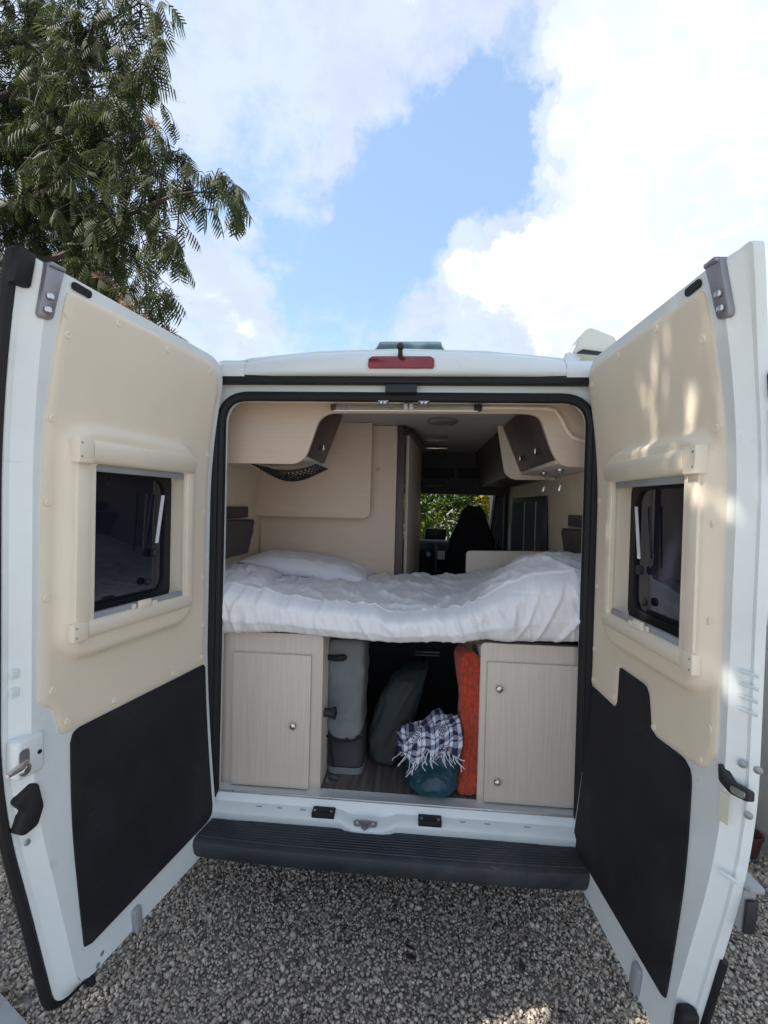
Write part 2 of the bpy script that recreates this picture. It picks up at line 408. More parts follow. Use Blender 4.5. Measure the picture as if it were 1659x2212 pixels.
def stones():
    xy = []; rad = []
    def fill(n, x0, x1, y0, y1, r0, r1):
        xy.append(np.stack([RNG.uniform(x0, x1, n), RNG.uniform(y0, y1, n)], 1)); rad.append(RNG.uniform(r0, r1, n)**1.0)
    fill(70000, -1.75, 2.05, -1.35, .35, .004, .0085)
    fill(2600, -1.7, 2.0, -1.3, .3, .009, .0155)
    fill(7000, -2.6, -1.75, -.9, .8, .008, .014)
    fill(6000, 1.75, 2.6, -.9, 1.0, .008, .014)
    P = np.concatenate(xy); R = np.concatenate(rad); N = len(P)
    A = RNG.normal(size=(N, 3, 3)); Q, _ = np.linalg.qr(A)
    sc = np.stack([RNG.uniform(.75, 1.35, N), RNG.uniform(.7, 1.1, N), RNG.uniform(.5, .85, N)], 1)*R[:, None]
    jit = 1+RNG.uniform(-.16, .16, (N, len(ICO_V), 1))
    V = (ICO_V[None]*jit*sc[:, None, :])@Q
    z = RNG.uniform(-.009, .004, N)
    V += np.stack([P[:, 0], P[:, 1], z], 1)[:, None]
    F = ICO_F[None]+(np.arange(N)*len(ICO_V))[:, None, None]
    o = rawmesh('gravel', V.reshape(-1, 3), F.reshape(-1, 3), 'gravel_stone', smooth=False)
    tag(o, 'loose grey and brown pebbles covering the ground around the van', 'gravel', kind='stuff')
stones()

V = []; F = []
for k in range(46):
    c = np.array((RNG.uniform(-1.3, 1.6), RNG.uniform(-1.0, .1), .014)); a = RNG.uniform(0, 6.28); L_ = RNG.uniform(.012, .03); d = np.array((math.cos(a), math.sin(a), 0))*L_; e = np.array((-math.sin(a), math.cos(a), 0))*L_*.45
    o = len(V); V += [c-d, c+e+(0, 0, .006), c+d+(0, 0, .004), c-e+(0, 0, -.002)]; F.append((o, o+1, o+2, o+3))
tag(rawmesh('leaf_litter', np.array(V), np.array(F), 'litter', k=4), 'small dark dead leaves strewn over the gravel', 'leaf litter', kind='stuff')
mb = MB().prism(rpoly([(-2.4, -.9), (-1.22, -.9), (-1.14, -.50), (-1.36, -.40), (-2.4, -.40)], .02, 3), -.03, .022, lambda a, b, d: (a, b, d))
tag(build('paving_slab', mb, 'concrete', bevel=.006), 'pale grey concrete slab at the bottom left corner of the gravel', 'slab')
mb = MB().box(1.93, 2.18, .3, 9, -.05, 1.9); tag(build('garden_wall', mb, 'render_wall', bevel=.01), 'grey rendered wall seen past the edge of the right door', 'wall')
mb = MB().lathe([(.0, 0), (.035, 0), (.048, .04), (.058, .10), (.064, .103), (.064, .118), (.055, .118), (.05, .07), (0, .07)], (1.84, .62, .0), (0, 0, 1), 24)
tag(build('flower_pot', mb, 'terracotta'), 'dark red clay pot on the gravel against the grey wall', 'pot')

# ================================================================== camper van
van = empty('camper_van', (0, 0, 0))
tag(van, 'white camper van with both rear doors wide open showing its bed', 'camper van')
# ---- body shell: arch section swept forward
outer = [(1.0, .40), (1.03, .9), (1.025, 1.4), (.985, 1.9), (.945, 2.15), (.90, 2.28), (.82, 2.355), (.66, 2.395), (.35, 2.425), (0, 2.435)]
outer = outer+[(-x, z) for x, z in outer[-2::-1]]
inner = [(.945, .44), (.965, .9), (.96, 1.4), (.93, 1.9), (.90, 2.12), (.86, 2.24), (.79, 2.29), (.6, 2.30), (.3, 2.305), (0, 2.31)]
inner = inner+[(-x, z) for x, z in inner[-2::-1]]
def sweep(mb, ring, y0, y1, closed=True):
    n = len(ring); mb.add([(x, y0, z) for x, z in ring]+[(x, y1, z) for x, z in ring], [(i, (i+1) % n, n+(i+1) % n, n+i) for i in range(n if closed else n-1)])
mb = MB(); ring = outer+inner[::-1]; sweep(mb, ring, .06, 2.55)
n1 = len(outer)
for y, dd in ((.06, 0), (2.55, 0)):
    mb.add([(x, y, z) for x, z in outer]+[(x, y, z) for x, z in inner], [(i, i+1, n1+i+1, n1+i) for i in range(n1-1)])
body = build('body', mb, 'white_paint', van, ang=30)
# wall and ceiling lining
lin = [(.935, .47), (.95, .9), (.945, 1.4), (.915, 1.9), (.885, 2.1), (.845, 2.22), (.78, 2.262)]
for s, nm in ((-1, 'wall_lining'), (1, 'wall_lining')):
    mb = MB(); L = [(s*x, z) for x, z in lin]; sweep(mb, L, .11, 2.5, False); build(nm, mb, 'wall_cloth', van)
mb = MB(); sweep(mb, [(.80, 2.258), (.5, 2.27), (0, 2.275), (-.5, 2.27), (-.80, 2.258)], .11, 2.5, False); build('ceiling_lining', mb, 'ceiling_cloth', van)
# floor
mb = MB().box(-.94, .94, .05, 3.3, .40, .488); build('floor', mb, 'floor_vinyl', van, bevel=.004)
# rear frame with the door opening
opening = rpoly([(-.775, .430), (.775, .430), (.775, 2.225), (-.775, 2.225)], [.05, .05, .12, .12], 8)
fr_out = [(-.99, .40), (.99, .40), (1.0, .9), (1.0, 1.4), (.96, 1.9), (.92, 2.15), (.87, 2.29), (-.87, 2.29), (-.92, 2.15), (-.96, 1.9), (-1.0, 1.4), (-1.0, .9)]
mb = MB(); sheet(mb, fr_out, [opening], .03, lambda X, Y: 0*X+.045-.02*np.clip((np.abs(X)-.79)/.1, 0, 1), XZ, -.06)
build('rear_frame', mb, 'white_paint', van, ang=40)
mb = MB().tube([(x, .04, z) for x, z in opening], .021, 8, True); build('door_seal', mb, 'black_rubber', van)
op2 = rpoly([(-.800, .44), (.800, .44), (.800, 2.285), (-.800, 2.285)], [.03, .03, .05, .05], 6)
mb = MB().tube([(x, .018, z) for x, z in op2], .011, 6, True); build('outer_seal', mb, 'black_rubber', van)
mb = MB().box(-.80, .80, -.005, .04, 2.272, 2.306); build('gutter', mb, 'black_rubber', van, bevel=.004)
mb = MB().box(-.065, .065, .0, .05, 2.236, 2.272); build('latch_keeper', mb, 'black_plastic', van, bevel=.005)
for x in (-.075, .095):
    mb = MB().box(x-.022, x+.022, .03, .075, 2.206, 2.213); mb.lathe([(.007, 0), (.007, .008), (.004, .010)], (x-.008, .03, 2.20), (0, -1, 0), 8); mb.lathe([(.007, 0), (.007, .008), (.004, .010)], (x+.008, .03, 2.20), (0, -1, 0), 8)
    build('striker', mb, 'steel', van)
for s_ in (-1, 1):
    mb = MB().box(*sorted((s_*.775, s_*.835)), .005, .062, .45, 2.17); build('pillar_seal', mb, 'black_rubber', van, bevel=.008)
# inner headlining frame strip behind the seal
hp = rpoly([(-.80, .5), (.80, .5), (.80, 2.25), (-.80, 2.25)], [.05, .05, .13, .13], 8)
hh = rpoly([(-.755, .5), (.755, .5), (.755, 2.205), (-.755, 2.205)], [.05, .05, .13, .13], 8)
# side jamb strips (light lining between seal and furniture)
for s in (-1, 1):
    mb = MB().box(*sorted((s*.79, s*.95)), .065, .115, .47, 2.2); build('jamb', mb, 'wall_cloth', van, bevel=.004)
mb = MB().box(-.86, .86, .075, .20, 2.235, 2.262); build('header_trim', mb, 'cream_plastic', van, bevel=.006)
# roof rear cap: curved spoiler above the doors
P = []; prof = [(.035, 2.300), (-.020, 2.300), (-.034, 2.308), (-.036, 2.330), (-.030, 2.362), (-.012, 2.392), (.03, 2.415), (.10, 2.432), (.22, 2.442), (.5, 2.446), (2.0, 2.447)]
xs = np.linspace(-.80, .80, 33)
for y, z in prof:
    for x in xs:
        q = abs(x)/.80; k = (z-2.300)/.147
        P.append((x, y+.05*q**3, z-k*(.055*q**2.2+.02*q**8)))
mb = MB().grid(P, len(prof), len(xs)); build('roof_cap', mb, 'white_paint', van, ang=60)
for s in (-1, 1):
    P = []; pr2 = [(.06, 2.296), (-.004, 2.296), (-.010, 2.312), (-.006, 2.345), (.02, 2.372), (.12, 2.385), (1.5, 2.388)]
    for y, z in pr2:
        for i in range(9):
            x = .66+.20*i/8; q = max(0, (i-4)/4); P.append((s*x, y+.03*q**2, z-(z-2.296)*.75*q**2.5))
    mb = MB().grid(P, len(pr2), 9); build('roof_corner', mb, 'white_paint', van, ang=60)
# brake light
bl = rpoly([(-.133, 2.322), (.133, 2.322), (.133, 2.362), (.118, 2.374), (-.118, 2.374), (-.133, 2.362)], .008, 3)
mb = MB().prism(bl, -.050, -.01, lambda a, b, d: (a, d+.03*max(0, (b-2.33))/.04*.5, b)); brake = build('brake_light', mb, 'red_lens', van, bevel=.005)
# reversing camera
mb = MB().tube([(-.004, -.03, 2.372), (-.004, -.045, 2.39), (-.004, -.05, 2.405)], [.011, .009, .009], 8)
mb.lathe([(0, -.016), (.010, -.013), (.015, -.004), (.015, .006), (.009, .014), (0, .016)], (-.004, -.05, 2.406), (0, -1, 0), 12)
build('rear_camera', mb, 'black_plastic', van)
# roof hatch
hp_ = rpoly([(-.21, 2.44), (.25, 2.44), (.235, 2.595), (-.17, 2.595)], [.0, .0, .03, .03], 4)
P = []
for i, (y, q) in enumerate(((.38, 0), (.375, .2), (.39, .75), (.43, 1), (.72, 1), (.78, .7), (.79, 0))):
    for j in range(13):
        a = -1+2*j/12; e = max(0, abs(a)-.8)/.2
        P.append((.02+a*(.205-.02*q), y, 2.44+q*.155*(1-.35*e**2)))
mb = MB().grid(P, 7, 13); build('roof_hatch', mb, 'tinted_hatch', van, ang=50)
mb = MB().box(-.2, .24, .36, .82, 2.43, 2.468); build('hatch_frame', mb, 'white_paint', van, bevel=.012)
# awning end box on the right edge of the roof
aw = rpoly([(.10, 2.415), (.36, 2.415), (.40, 2.47), (.30, 2.535), (.16, 2.545), (.09, 2.50)], .03, 4)
mb = MB().prism([(x, z) for x, z in rpoly([(.725, 2.44), (.885, 2.425), (.905, 2.505), (.79, 2.55), (.765, 2.53)], .022, 4)], .13, 2.3, lambda a, b, d: (a, d, b)); awn = build('awning_case', mb, 'awning_paint', van, bevel=.006)
mb = MB().prism(rpoly([(.735, 2.436), (.88, 2.422), (.87, 2.436), (.76, 2.452)], .004, 2), .118, .128, lambda a, b, d: (a, d, b)); build('end_bracket', mb, 'black_plastic', awn)
mb = MB().box(.70, .76, .14, .30, 2.40, 2.448); build('mount', mb, 'white_paint', awn, bevel=.008)

# ---- sill and bumper
P = []; prof = [(.13, .490), (.045, .497), (.038, .503), (.030, .497), (.020, .475), (-.012, .468), (-.030, .456), (-.032, .430), (-.02, .41)]
xs = np.linspace(-.80, .80, 65)
for y, z in prof:
    for x in xs:
        dip = math.exp(-((x+.09)/.10)**6); P.append((x, y-(.02*dip if y < .0 else 0), z-(.018*dip if .0 > y else (.02*dip if y < .025 else 0))))
mb = MB().grid(P, len(prof), len(xs)); sill = build('sill', mb, 'white_paint', van, ang=45)
mb = MB().tube([(-.775, .040, .5045), (.775, .040, .5045)], .005, 6); build('edge_strip', mb, 'aluminium', sill)
for x in (-.28, .165):
    mb = MB().box(x-.048, x+.048, -.025, .022, .458, .482); build('rubber_buffer', mb, 'black_rubber', sill, bevel=.004)
    for dx in (-.035, .035):
        mb = MB().lathe([(.006, 0), (.006, .004), (.002, .006)], (x+dx, -.012, .481), (0, 0, 1), 8); build('screw', mb, 'steel', sill)
mb = MB().prism(rpoly([(-.045, -.012), (-.02, -.012), (0, -.035), (.02, -.012), (.045, -.012), (.05, .008), (.012, .014), (-.012, .014), (-.05, .008)], .006, 3), .450, .462, lambda a, b, d: (a-.10, b-.028, d)); strk = build('striker_plate', mb, 'grey_metal', sill, bevel=.002)
for dx in (-.033, .033):
    mb = MB().lathe([(.009, 0), (.008, .005), (.003, .008)], (-.10+dx, -.03, .462), (0, 0, 1), 10); build('screw', mb, 'steel', sill)
for x in (-.56, -.47, -.37, .30, .40, .56):
    mb = MB().box(x-.012, x+.012, .0, .004, .4715, .4735); build('clip_slot', mb, 'grey_plastic', sill)
P = []; prof = [(.0, .425)]
for k in range(9):
    y = -.035-.014*k; prof += [(y+.005, .428), (y+.003, .431), (y-.003, .431), (y-.005, .428)]
prof += [(-.160, .427), (-.172, .420), (-.178, .405), (-.174, .372), (-.160, .350), (-.10, .33), (.05, .33)]
for y, z in prof:
    for x in np.linspace(-.79, .79, 33): P.append((x, y+.02*(abs(x)/.79)**4, z))
mb = MB().grid(P, len(prof), 33); build('bumper', mb, 'bumper_plastic', van, ang=30)
for s in (-1, 1):   # wheels, cheap but real
    for y in (.62, 2.95):
        wh = empty('wheel', (s*.93, y, 0), van)
        mb = MB().lathe([(.19, -.1), (.30, -.11), (.335, -.08), (.34, 0), (.335, .08), (.30, .11), (.19, .1)], (s*.90, y, .34), (1, 0, 0), 28); build('tyre', mb, 'tyre', wh)
        mb = MB().lathe([(.05, .085), (.10, .09), (.19, .06), (.195, 0), (.19, -.06)], (s*.90, y, .34), (s, 0, 0), 24); build('rim', mb, 'grey_metal', wh)
mb = MB().box(-.9, .9, .1, 3.4, .30, .399); build('underbody', mb, 'dark_trim', van, bevel=.02)
# ---- cab shell
mb = MB()
for s in (-1, 1):
    mb.prism([(2.50, .4), (3.9, .4), (3.95, .95), (3.55, 1.25), (3.30, 1.38), (2.50, 1.38)], s*1.0, s*.95, lambda a, b, d: (d, a, b))
    mb.prism([(2.50, 1.38), (2.62, 1.38), (2.62, 2.0), (2.50, 2.0)], s*.97, s*.92, lambda a, b, d: (d, a, b))
    mb.prism([(3.30, 1.38), (3.42, 1.38), (2.92, 2.02), (2.80, 2.02)], s*.97, s*.91, lambda a, b, d: (d, a, b))
mb.prism([(3.95, .4), (4.0, .9), (3.6, 1.28), (3.42, 1.36), (3.36, 1.33), (3.55, 1.2), (3.9, .88), (3.88, .4)], -.95, .95, lambda a, b, d: (d, a, b))
mb.prism([(2.55, 2.30), (2.55, 2.44), (2.8, 2.36), (2.99, 2.07), (2.93, 2.03), (2.75, 2.28)], -.95, .95, lambda a, b, d: (d, a, b))
build('cab_body', mb, 'white_paint', van, ang=30)
mb = MB()
for s_ in (-1, 1):
    mb.prism([(2.52, .5), (3.45, .5), (3.45, 1.30), (3.38, 1.37), (2.55, 1.37)], s_*.905, s_*.944, lambda a, b, d: (d, a, b)); mb.prism([(3.26, 1.37), (3.40, 1.37), (2.90, 2.03), (2.76, 2.03)], s_*.85, s_*.905, lambda a, b, d: (d, a, b)); mb.prism([(2.51, 1.37), (2.66, 1.37), (2.66, 2.02), (2.51, 2.02)], s_*.88, s_*.915, lambda a, b, d: (d, a, b))
mb.prism([(2.52, 2.02), (2.95, 2.02), (2.90, 1.99), (2.52, 1.99)], -.9, .9, lambda a, b, d: (d, a, b))
build('cab_lining', mb, 'dark_trim', van)
mb = MB().prism([(2.965, 2.035), (3.40, 1.365), (3.405, 1.37), (2.97, 2.04)], -.93, .93, lambda a, b, d: (d, a, b)); build('windscreen', mb, 'clear_glass', van, smooth=False)
for s in (-1, 1):
    mb = MB().prism([(2.62, 1.38), (3.36, 1.38), (2.88, 2.0), (2.62, 2.0)], s*.95, s*.946, lambda a, b, d: (d, a, b)); build('cab_window', mb, 'clear_glass', van, smooth=False)
mb = MB().prism(rpoly([(2.95, .5), (3.5, .5), (3.5, 1.30), (3.3, 1.40), (3.05, 1.41), (2.92, 1.30)], .04, 3), -.93, .93, lambda a, b, d: (d, a, b)); dash = build('dashboard', mb, 'dark_trim', van)
mb = MB().box(.15, .37, 3.0, 3.03, 1.42, 1.535); build('screen', mb, 'black_plastic', dash, bevel=.006)
for x in (.19, .31):
    mb = MB().lathe([(.028, 0), (.028, .012), (.02, .018)], (x, 2.93, 1.27), (0, -1, .1), 14); build('air_vent', mb, 'grey_metal', dash)
mb = MB()
P = [(.875+.012*math.sin(k*1.9), 2.60+.75*k/60, z) for z in (1.34, 1.68, 2.02) for k in range(61)]
mb.grid(P, 3, 61); build('cab_curtain', mb, 'dark_grey_lining', van)
# cab overhead shelf with two niches
mb = MB(); sheet(mb, [(-.0, 1.90), (.9, 1.90), (.9, 2.27), (-.0, 2.27)], [rpoly([(.09, 2.03), (.40, 2.03), (.40, 2.13), (.09, 2.13)], .01, 2), rpoly([(.43, 2.03), (.62, 2.03), (.62, 2.13), (.43, 2.13)], .01, 2)], .02, lambda X, Y: 0*X+2.4, XZ, -.04); shelf = build('overhead_shelf', mb, 'dark_grey_lining', van)
mb = MB().box(-.9, .9, 2.43, 2.85, 1.895, 1.93); build('shelf_board', mb, 'dark_grey_lining', van, bevel=.01)
mb = MB().box(0, .9, 2.55, 2.58, 1.95, 2.27); build('niche_back', mb, 'dark_trim', shelf)
mb = MB().box(.10, .30, 2.37, 2.395, 1.945, 1.985); build('vent_panel', mb, 'black_plastic', shelf, bevel=.004)
# passenger seat: backrest with integrated head rest
def seat(x0):
    s = empty('cab_seat', (x0, 2.7, .5), van)
    P = []; prof = [(.0, .44, .22), (.2, .46, .24), (.45, .48, .235), (.62, .46, .21), (.74, .42, .18), (.84, .33, .14), (.93, .26, .12), (1.0, .215, .108), (1.04, .175, .095), (1.065, .10, .06)]
    zs = [.72+h for h, _, _ in prof]; ny = 20
    for (h, wd, dp) in prof:
        for k in range(ny):
            q = 2*PI*k/ny; cx = abs(math.cos(q))**.5*math.copysign(1, math.cos(q)); cy = abs(math.sin(q))**.6*math.copysign(1, math.sin(q))
            P.append((x0+cx*wd*.52, 2.72-h*.16+cy*dp*.3, .72+h))
    mb = MB().grid(P, len(prof), ny, True); mb.f.append(tuple(range(len(prof)*ny-ny, len(prof)*ny))); build('backrest', mb, 'black_panel', s)
    mb = MB().box(x0-.25, x0+.25, 2.66, 3.1, .62, .78); build('cushion', mb, 'black_panel', s, bevel=.04, seg=3)
    mb = MB().box(x0-.2, x0+.2, 2.7, 3.05, .47, .62); build('pedestal', mb, 'dark_trim', s, bevel=.01)
    mb = MB().tube([(x0+.29, 2.66, 1.22), (x0+.29, 2.70, 1.33), (x0+.29, 2.72, 1.47)], [.05, .055, .03], 10); build('arm_rest', mb, 'black_panel', s)
seat(.595); seat(-.6)
mb = MB().box(.262, .33, 2.40, 2.406, 1.28, 1.36); build('white_tag', mb, 'white_cotton', van, bevel=.002)
mb = MB().box(.255, .26, 2.4, 2.95, .5, 1.38); build('console_side', mb, 'dark_trim', van)

# ---- furniture
# rear header board with its arch: end panel of both roof lockers
hb = [(-.865, 1.950), (-.485, 1.951), (-.44, 1.985), (-.405, 2.09), (-.385, 2.155), (-.34, 2.188), (.56, 2.194), (.612, 2.180), (.665, 2.03), (.705, 1.962), (.86, 1.958), (.86, 2.262), (-.865, 2.262)]
hb = rpoly(hb, [.01, .05, .04, 0, .05, .04, .04, .05, .03, .04, .01, .03, .03], 5)
mb = MB(); sheet(mb, hb, [], .012, lambda X, Y: 0*X+.20, XZ, -.018); hdr = build('locker_end_panel', mb, 'laminate_flat', van, ang=40)
def locker(pts, y0, y1, nm, latch):
    """carcass sheet + brown door on the sloping inner face. pts: bottom-outer, bottom-inner, top-inner (x, z)"""
    lk = empty('overhead_locker', ((pts[0][0]+pts[1][0])/2, y0, pts[1][1]), van)
    mb = MB().prism([pts[0], pts[1], (pts[1][0], pts[1][1]+.02), (pts[0][0], pts[0][1]+.02)], y0, y1, lambda a, b, d: (a, d, b)); build('locker_bottom', mb, 'laminate', lk, bevel=.002)
    s = 1 if pts[0][0] > 0 else -1
    a = Vector(pts[1]); b = Vector(pts[2]); th = .016
    mb = MB().prism([tuple(a+(b-a)*.06), tuple(b), (b.x+s*th, b.y), (a.x+(b-a).x*.06+s*th, a.y+(b-a).y*.06)], y0+.004, y1-.004, lambda a, b, d: (a, d, b)); build('locker_door', mb, 'dark_laminate', lk, bevel=.002)
    mb = MB().prism([pts[0], pts[1], pts[2], (pts[0][0], pts[2][1])], y1-.003, y1+.015, lambda a, b, d: (a, d, b)); build('locker_side', mb, 'laminate', lk, bevel=.002)
    for yy in latch:
        q = a+(b-a)*.27
        mb = MB().box(q.x-.012, q.x+.006, yy-.03, yy+.03, q.y-.012, q.y+.012); build('latch_plate', mb, 'black_plastic', lk, bevel=.004)
        mb = MB().box(q.x-s*.022-.004, q.x-s*.022+.004, yy-.028, yy-.012, q.y-.014, q.y+.014); build('latch_button', mb, 'steel', lk, bevel=.002)
    return lk
locker([(-.90, 1.955), (-.448, 1.975), (-.345, 2.255)], .22, .62, 'left', (.40,))
locker([(.90, 1.962), (.69, 1.975), (.575, 2.255)], .22, .93, 'right', (.40, .74))
# second cupboard against the front wall, left
cp = rpoly([(-.935, 1.685), (-.212, 1.685), (-.212, 2.27), (-.89, 2.27)], [.01, .055, 0, 0], 7)
mb = MB().prism(cp, .90, .918, lambda a, b, d: (a, d, b)); cb = build('wall_cupboard', mb, 'laminate_flat', van, bevel=.003)
cp2 = rpoly([(-.93, 1.70), (-.225, 1.70), (-.225, 2.27), (-.89, 2.27)], [.01, .05, 0, 0], 6)
mb = MB().prism(cp2, .920, .995, lambda a, b, d: (a, d, b)); build('cupboard_carcass', mb, 'laminate', cb, bevel=.002)
mb = MB().lathe([(.006, 0), (.008, .004), (.008, .012), (.003, .015)], (-.175, .998, 1.99), (0, -1, 0), 10); build('coat_knob', mb, 'steel', van)
mb = MB().box(-.93, -.062, 1.0, 1.03, .49, 2.27); build('partition', mb, 'laminate_flat', van, bevel=.003)
mb = MB().box(-.060, -.012, .995, 1.05, .49, 2.27); build('door_post', mb, 'dark_laminate', van, bevel=.003)
mb = MB().prism([(-.008, 1.06), (.012, 1.055), (.094, 1.78), (.075, 1.79)], .49, 2.24, lambda a, b, d: (a, b, d)); sd_ = build('sliding_door', mb, 'laminate', van, bevel=.003)
mb = MB().box(.016, .026, 1.25, 1.30, 1.50, 1.60); build('finger_pull', mb, 'black_plastic', sd_, bevel=.004)
mb = MB().tube([(-.045, .95, 2.235), (.03, 1.06, 2.235), (.105, 1.80, 2.235)], .02, 6); build('door_track', mb, 'dark_laminate', van)
# right: taller locker side, headboard, far kitchen unit
cp = rpoly([(.545, 2.27), (.595, 1.985), (.64, 1.945), (.90, 1.945), (.86, 2.27)], [0, .02, .04, .01, 0], 6)
mb = MB().prism(cp, .95, .97, lambda a, b, d: (a, d, b)); build('locker_side_panel', mb, 'laminate', van, bevel=.003)
mb = MB().prism([(.62, 1.96), (.9, 1.96), (.86, 2.26), (.57, 2.26)], .97, 2.3, lambda a, b, d: (a, d, b)); build('kitchen_locker', mb, 'dark_laminate', van, bevel=.004)
cp = rpoly([(.384, .49), (.93, .49), (.93, 1.512), (.384, 1.500)], [0, 0, 0, .03], 6)
mb = MB().prism(cp, 1.0, 1.022, lambda a, b, d: (a, d, b)); build('headboard', mb, 'laminate', van, bevel=.003)
mb = MB().box(.60, .93, 1.03, 1.7, .49, 1.38); build('kitchen_unit', mb, 'laminate', van, bevel=.004)
mb = MB().box(.905, .925, 1.18, 2.3, 1.36, 1.86); kw = build('side_window', mb, 'black_plastic', van, bevel=.01)
mb = MB().box(.900, .904, 1.24, 2.24, 1.40, 1.82); build('pane', mb, 'dark_grey_lining', kw)
for yy in (1.40, 1.75):
    mb = MB().tube([(.897, yy, 1.40), (.897, yy, 1.82)], .005, 6); build('reflection_streak', mb, 'grey_plastic', kw)  # thin grey tubes stand in for vertical reflections on the pane
# ceiling lamps
for x, y in ((.21, .80), (.19, 1.45)):
    mb = MB().lathe([(.0, 0), (.085, 0), (.09, .008), (.07, .02), (0, .024)], (x, y, 2.268), (0, 0, -1), 24); build('ceiling_lamp', mb, 'aluminium', van)
mb = MB().box(.10, .30, 1.86, 1.95, 2.235, 2.25); build('roof_light', mb, 'aluminium', van, bevel=.004)
# base cabinets
def cabinet(x0, x1, door, knobs):
    s = 1 if x0 > 0 else -1
    cb = empty('base_cabinet', ((x0+x1)/2, .12, .49), van)
    fp = rpoly([(x0, .484), (x1, .484), (x1, 1.185), (x0, 1.185)], [0, 0, .025 if x1 < 0 else 0, .025 if x0 > 0 else 0], 5)
    mb = MB().prism(fp, .118, .136, lambda a, b, d: (a, d, b)); build('front_frame', mb, 'laminate', cb, bevel=.003)
    xi = x1 if s < 0 else x0
    mb = MB().box(*sorted((xi-s*.0, xi+s*.018)), .138, 1.0, .49, 1.17); build('side_panel', mb, 'laminate', cb, bevel=.002)
    a, b, c, d = door
    mb = MB().prism(rpoly([(a, c), (b, c), (b, d), (a, d)], .006, 3), .098, .1165, lambda a, b, d: (a, d, b)); dr = build('cabinet_door', mb, 'laminate', cb, bevel=.005)
    for (x, z) in knobs:
        mb = MB().lathe([(.011, 0), (.011, .003), (.008, .006), (.009, .009), (.0145, .011), (.0155, .016), (.013, .021), (.006, .0235), (0, .024)], (x, .0975, z), (0, -1, 0), 20); build('knob', mb, 'steel', cb)
cabinet(-.94, -.322, (-.725, -.372, .50, 1.095), [(-.443, .785)])
cabinet(.37, .94, (.398, .785, .503, 1.108), [(.448, 1.0), (.450, .598)])
mb = MB().box(-.93, .93, .14, 1.0, 1.172, 1.19); build('bed_board', mb, 'dark_laminate', van, bevel=.002)
mb = MB().box(-.32, .37, .985, 1.0, .49, 1.17); bk = build('garage_bulkhead', mb, 'dark_trim', van)
for z in (.842, .862):
    mb = MB().box(.085, .235, .974, .984, z-.003, z+.003); build('grille_slat', mb, 'aluminium', bk)
mb = MB().lathe([(.0, 0), (.028, 0), (.030, .004), (.022, .006), (0, .006)], (-.285, .20, .488), (0, 0, 1), 20); build('floor_anchor', mb, 'steel', van)
mb = MB().lathe([(.0, 0), (.02, 0), (.02, .02), (.03, .05), (.0, .06)], (-.318, .16, .82), (1, 0, 0), 10); build('catch', mb, 'black_plastic', van)
# wall pockets
for s, zt in ((-1, 1.74), (1, 1.745)):
    pk = empty('wall_pocket', (s*.93, .42, 1.5), van)
    P = []; nu, nv = 14, 10
    for i in range(nu):
        for j in range(nv):
            a = i/(nu-1); b = j/(nv-1)
            y = .14+a*(.66-.10*(1-b)); z = 1.475+.03*a*0+b*(.205-.03*a); bul = .045+.035*b*math.sin(PI*min(1, a*1.1))
            P.append((s*(.94-bul+.006*fbm(a*4, b*4, s)), y, z))
    mb = MB().grid(P, nu, nv); build('pocket_cloth', mb, 'brown_cloth', pk)
    mb = MB().box(*sorted((s*.905, s*.94)), .14, .72, 1.68, 1.742); build('pocket_band', mb, 'brown_cloth', pk, bevel=.006)
    mb = MB().prism([(.14, 1.475), (.70, 1.475), (.80, 1.665), (.14, 1.68)], s*.943, s*.90, lambda a, b, d: (d, a, b)); build('pocket_back', mb, 'brown_cloth', pk)
# rail along the header board
rl = empty('blind_rail', (0, .18, 2.205), van)
mb = MB().tube([(-.312, .178, 2.206), (.335, .178, 2.212)], .0115, 10); mb.tube([(-.312, .176, 2.195), (.335, .176, 2.199)], .005, 8); build('rail_tube', mb, 'aluminium', rl)
mb = MB().box(-.325, -.300, .165, .195, 2.196, 2.222); build('end_stop', mb, 'dark_laminate', rl, bevel=.003)
mb = MB().box(.318, .352, .16, .195, 2.198, 2.226); build('end_clamp', mb, 'black_plastic', rl, bevel=.003)
for x in (.016, .040):
    mb = MB().box(x-.009, x+.009, .15, .195, 2.196, 2.224); build('rail_clip', mb, 'white_cotton', rl, bevel=.003)
    mb = MB().lathe([(.008, 0), (.008, .01), (.003, .014)], (x, .196, 2.236), (0, -1, 0), 10); build('screw', mb, 'dark_laminate', rl)
mb = MB().tube([(.352, .18, 2.213), (.53, .18, 2.214)], .008, 8); build('rail_extension', mb, 'cream_plastic', rl)
mb = MB().tube([(.53, .186, 2.214), (.645, .19, 2.214), (.675, .19, 2.205), (.70, .19, 2.17), (.725, .19, 2.12), (.75, .19, 2.09), (.785, .19, 2.078), (.84, .19, 2.074)], .0085, 8); build('cable_duct', mb, 'cream_plastic', rl)
mb = MB().tube([(-.78, .19, 2.236), (.76, .19, 2.238)], .006, 6); build('trim_bead', mb, 'cream_plastic', van)
# storage net under the left locker
P = []; nu, nv = 17, 7
for i in range(nu):
    for j in range(nv):
        a = i/(nu-1); b = j/(nv-1); sag = math.sin(PI*a)**.8*math.sin(PI*(.15+.7*b))
        P.append((-.72+.32*a, .25+.26*b, 1.955-.075*sag))
mb = MB()
idx = lambda i, j: i*nv+j
for i in range(nu):
    for j in range(nv):
        for (k, l) in ((i+1, j+1), (i+1, j-1)):
            if k < nu and 0 <= l < nv: mb.tube([P[idx(i, j)], P[idx(k, l)]], .0032, 4)
mb.tube([P[idx(i, 0)] for i in range(nu)], .005, 5); build('storage_net', mb, 'black_rubber', van)
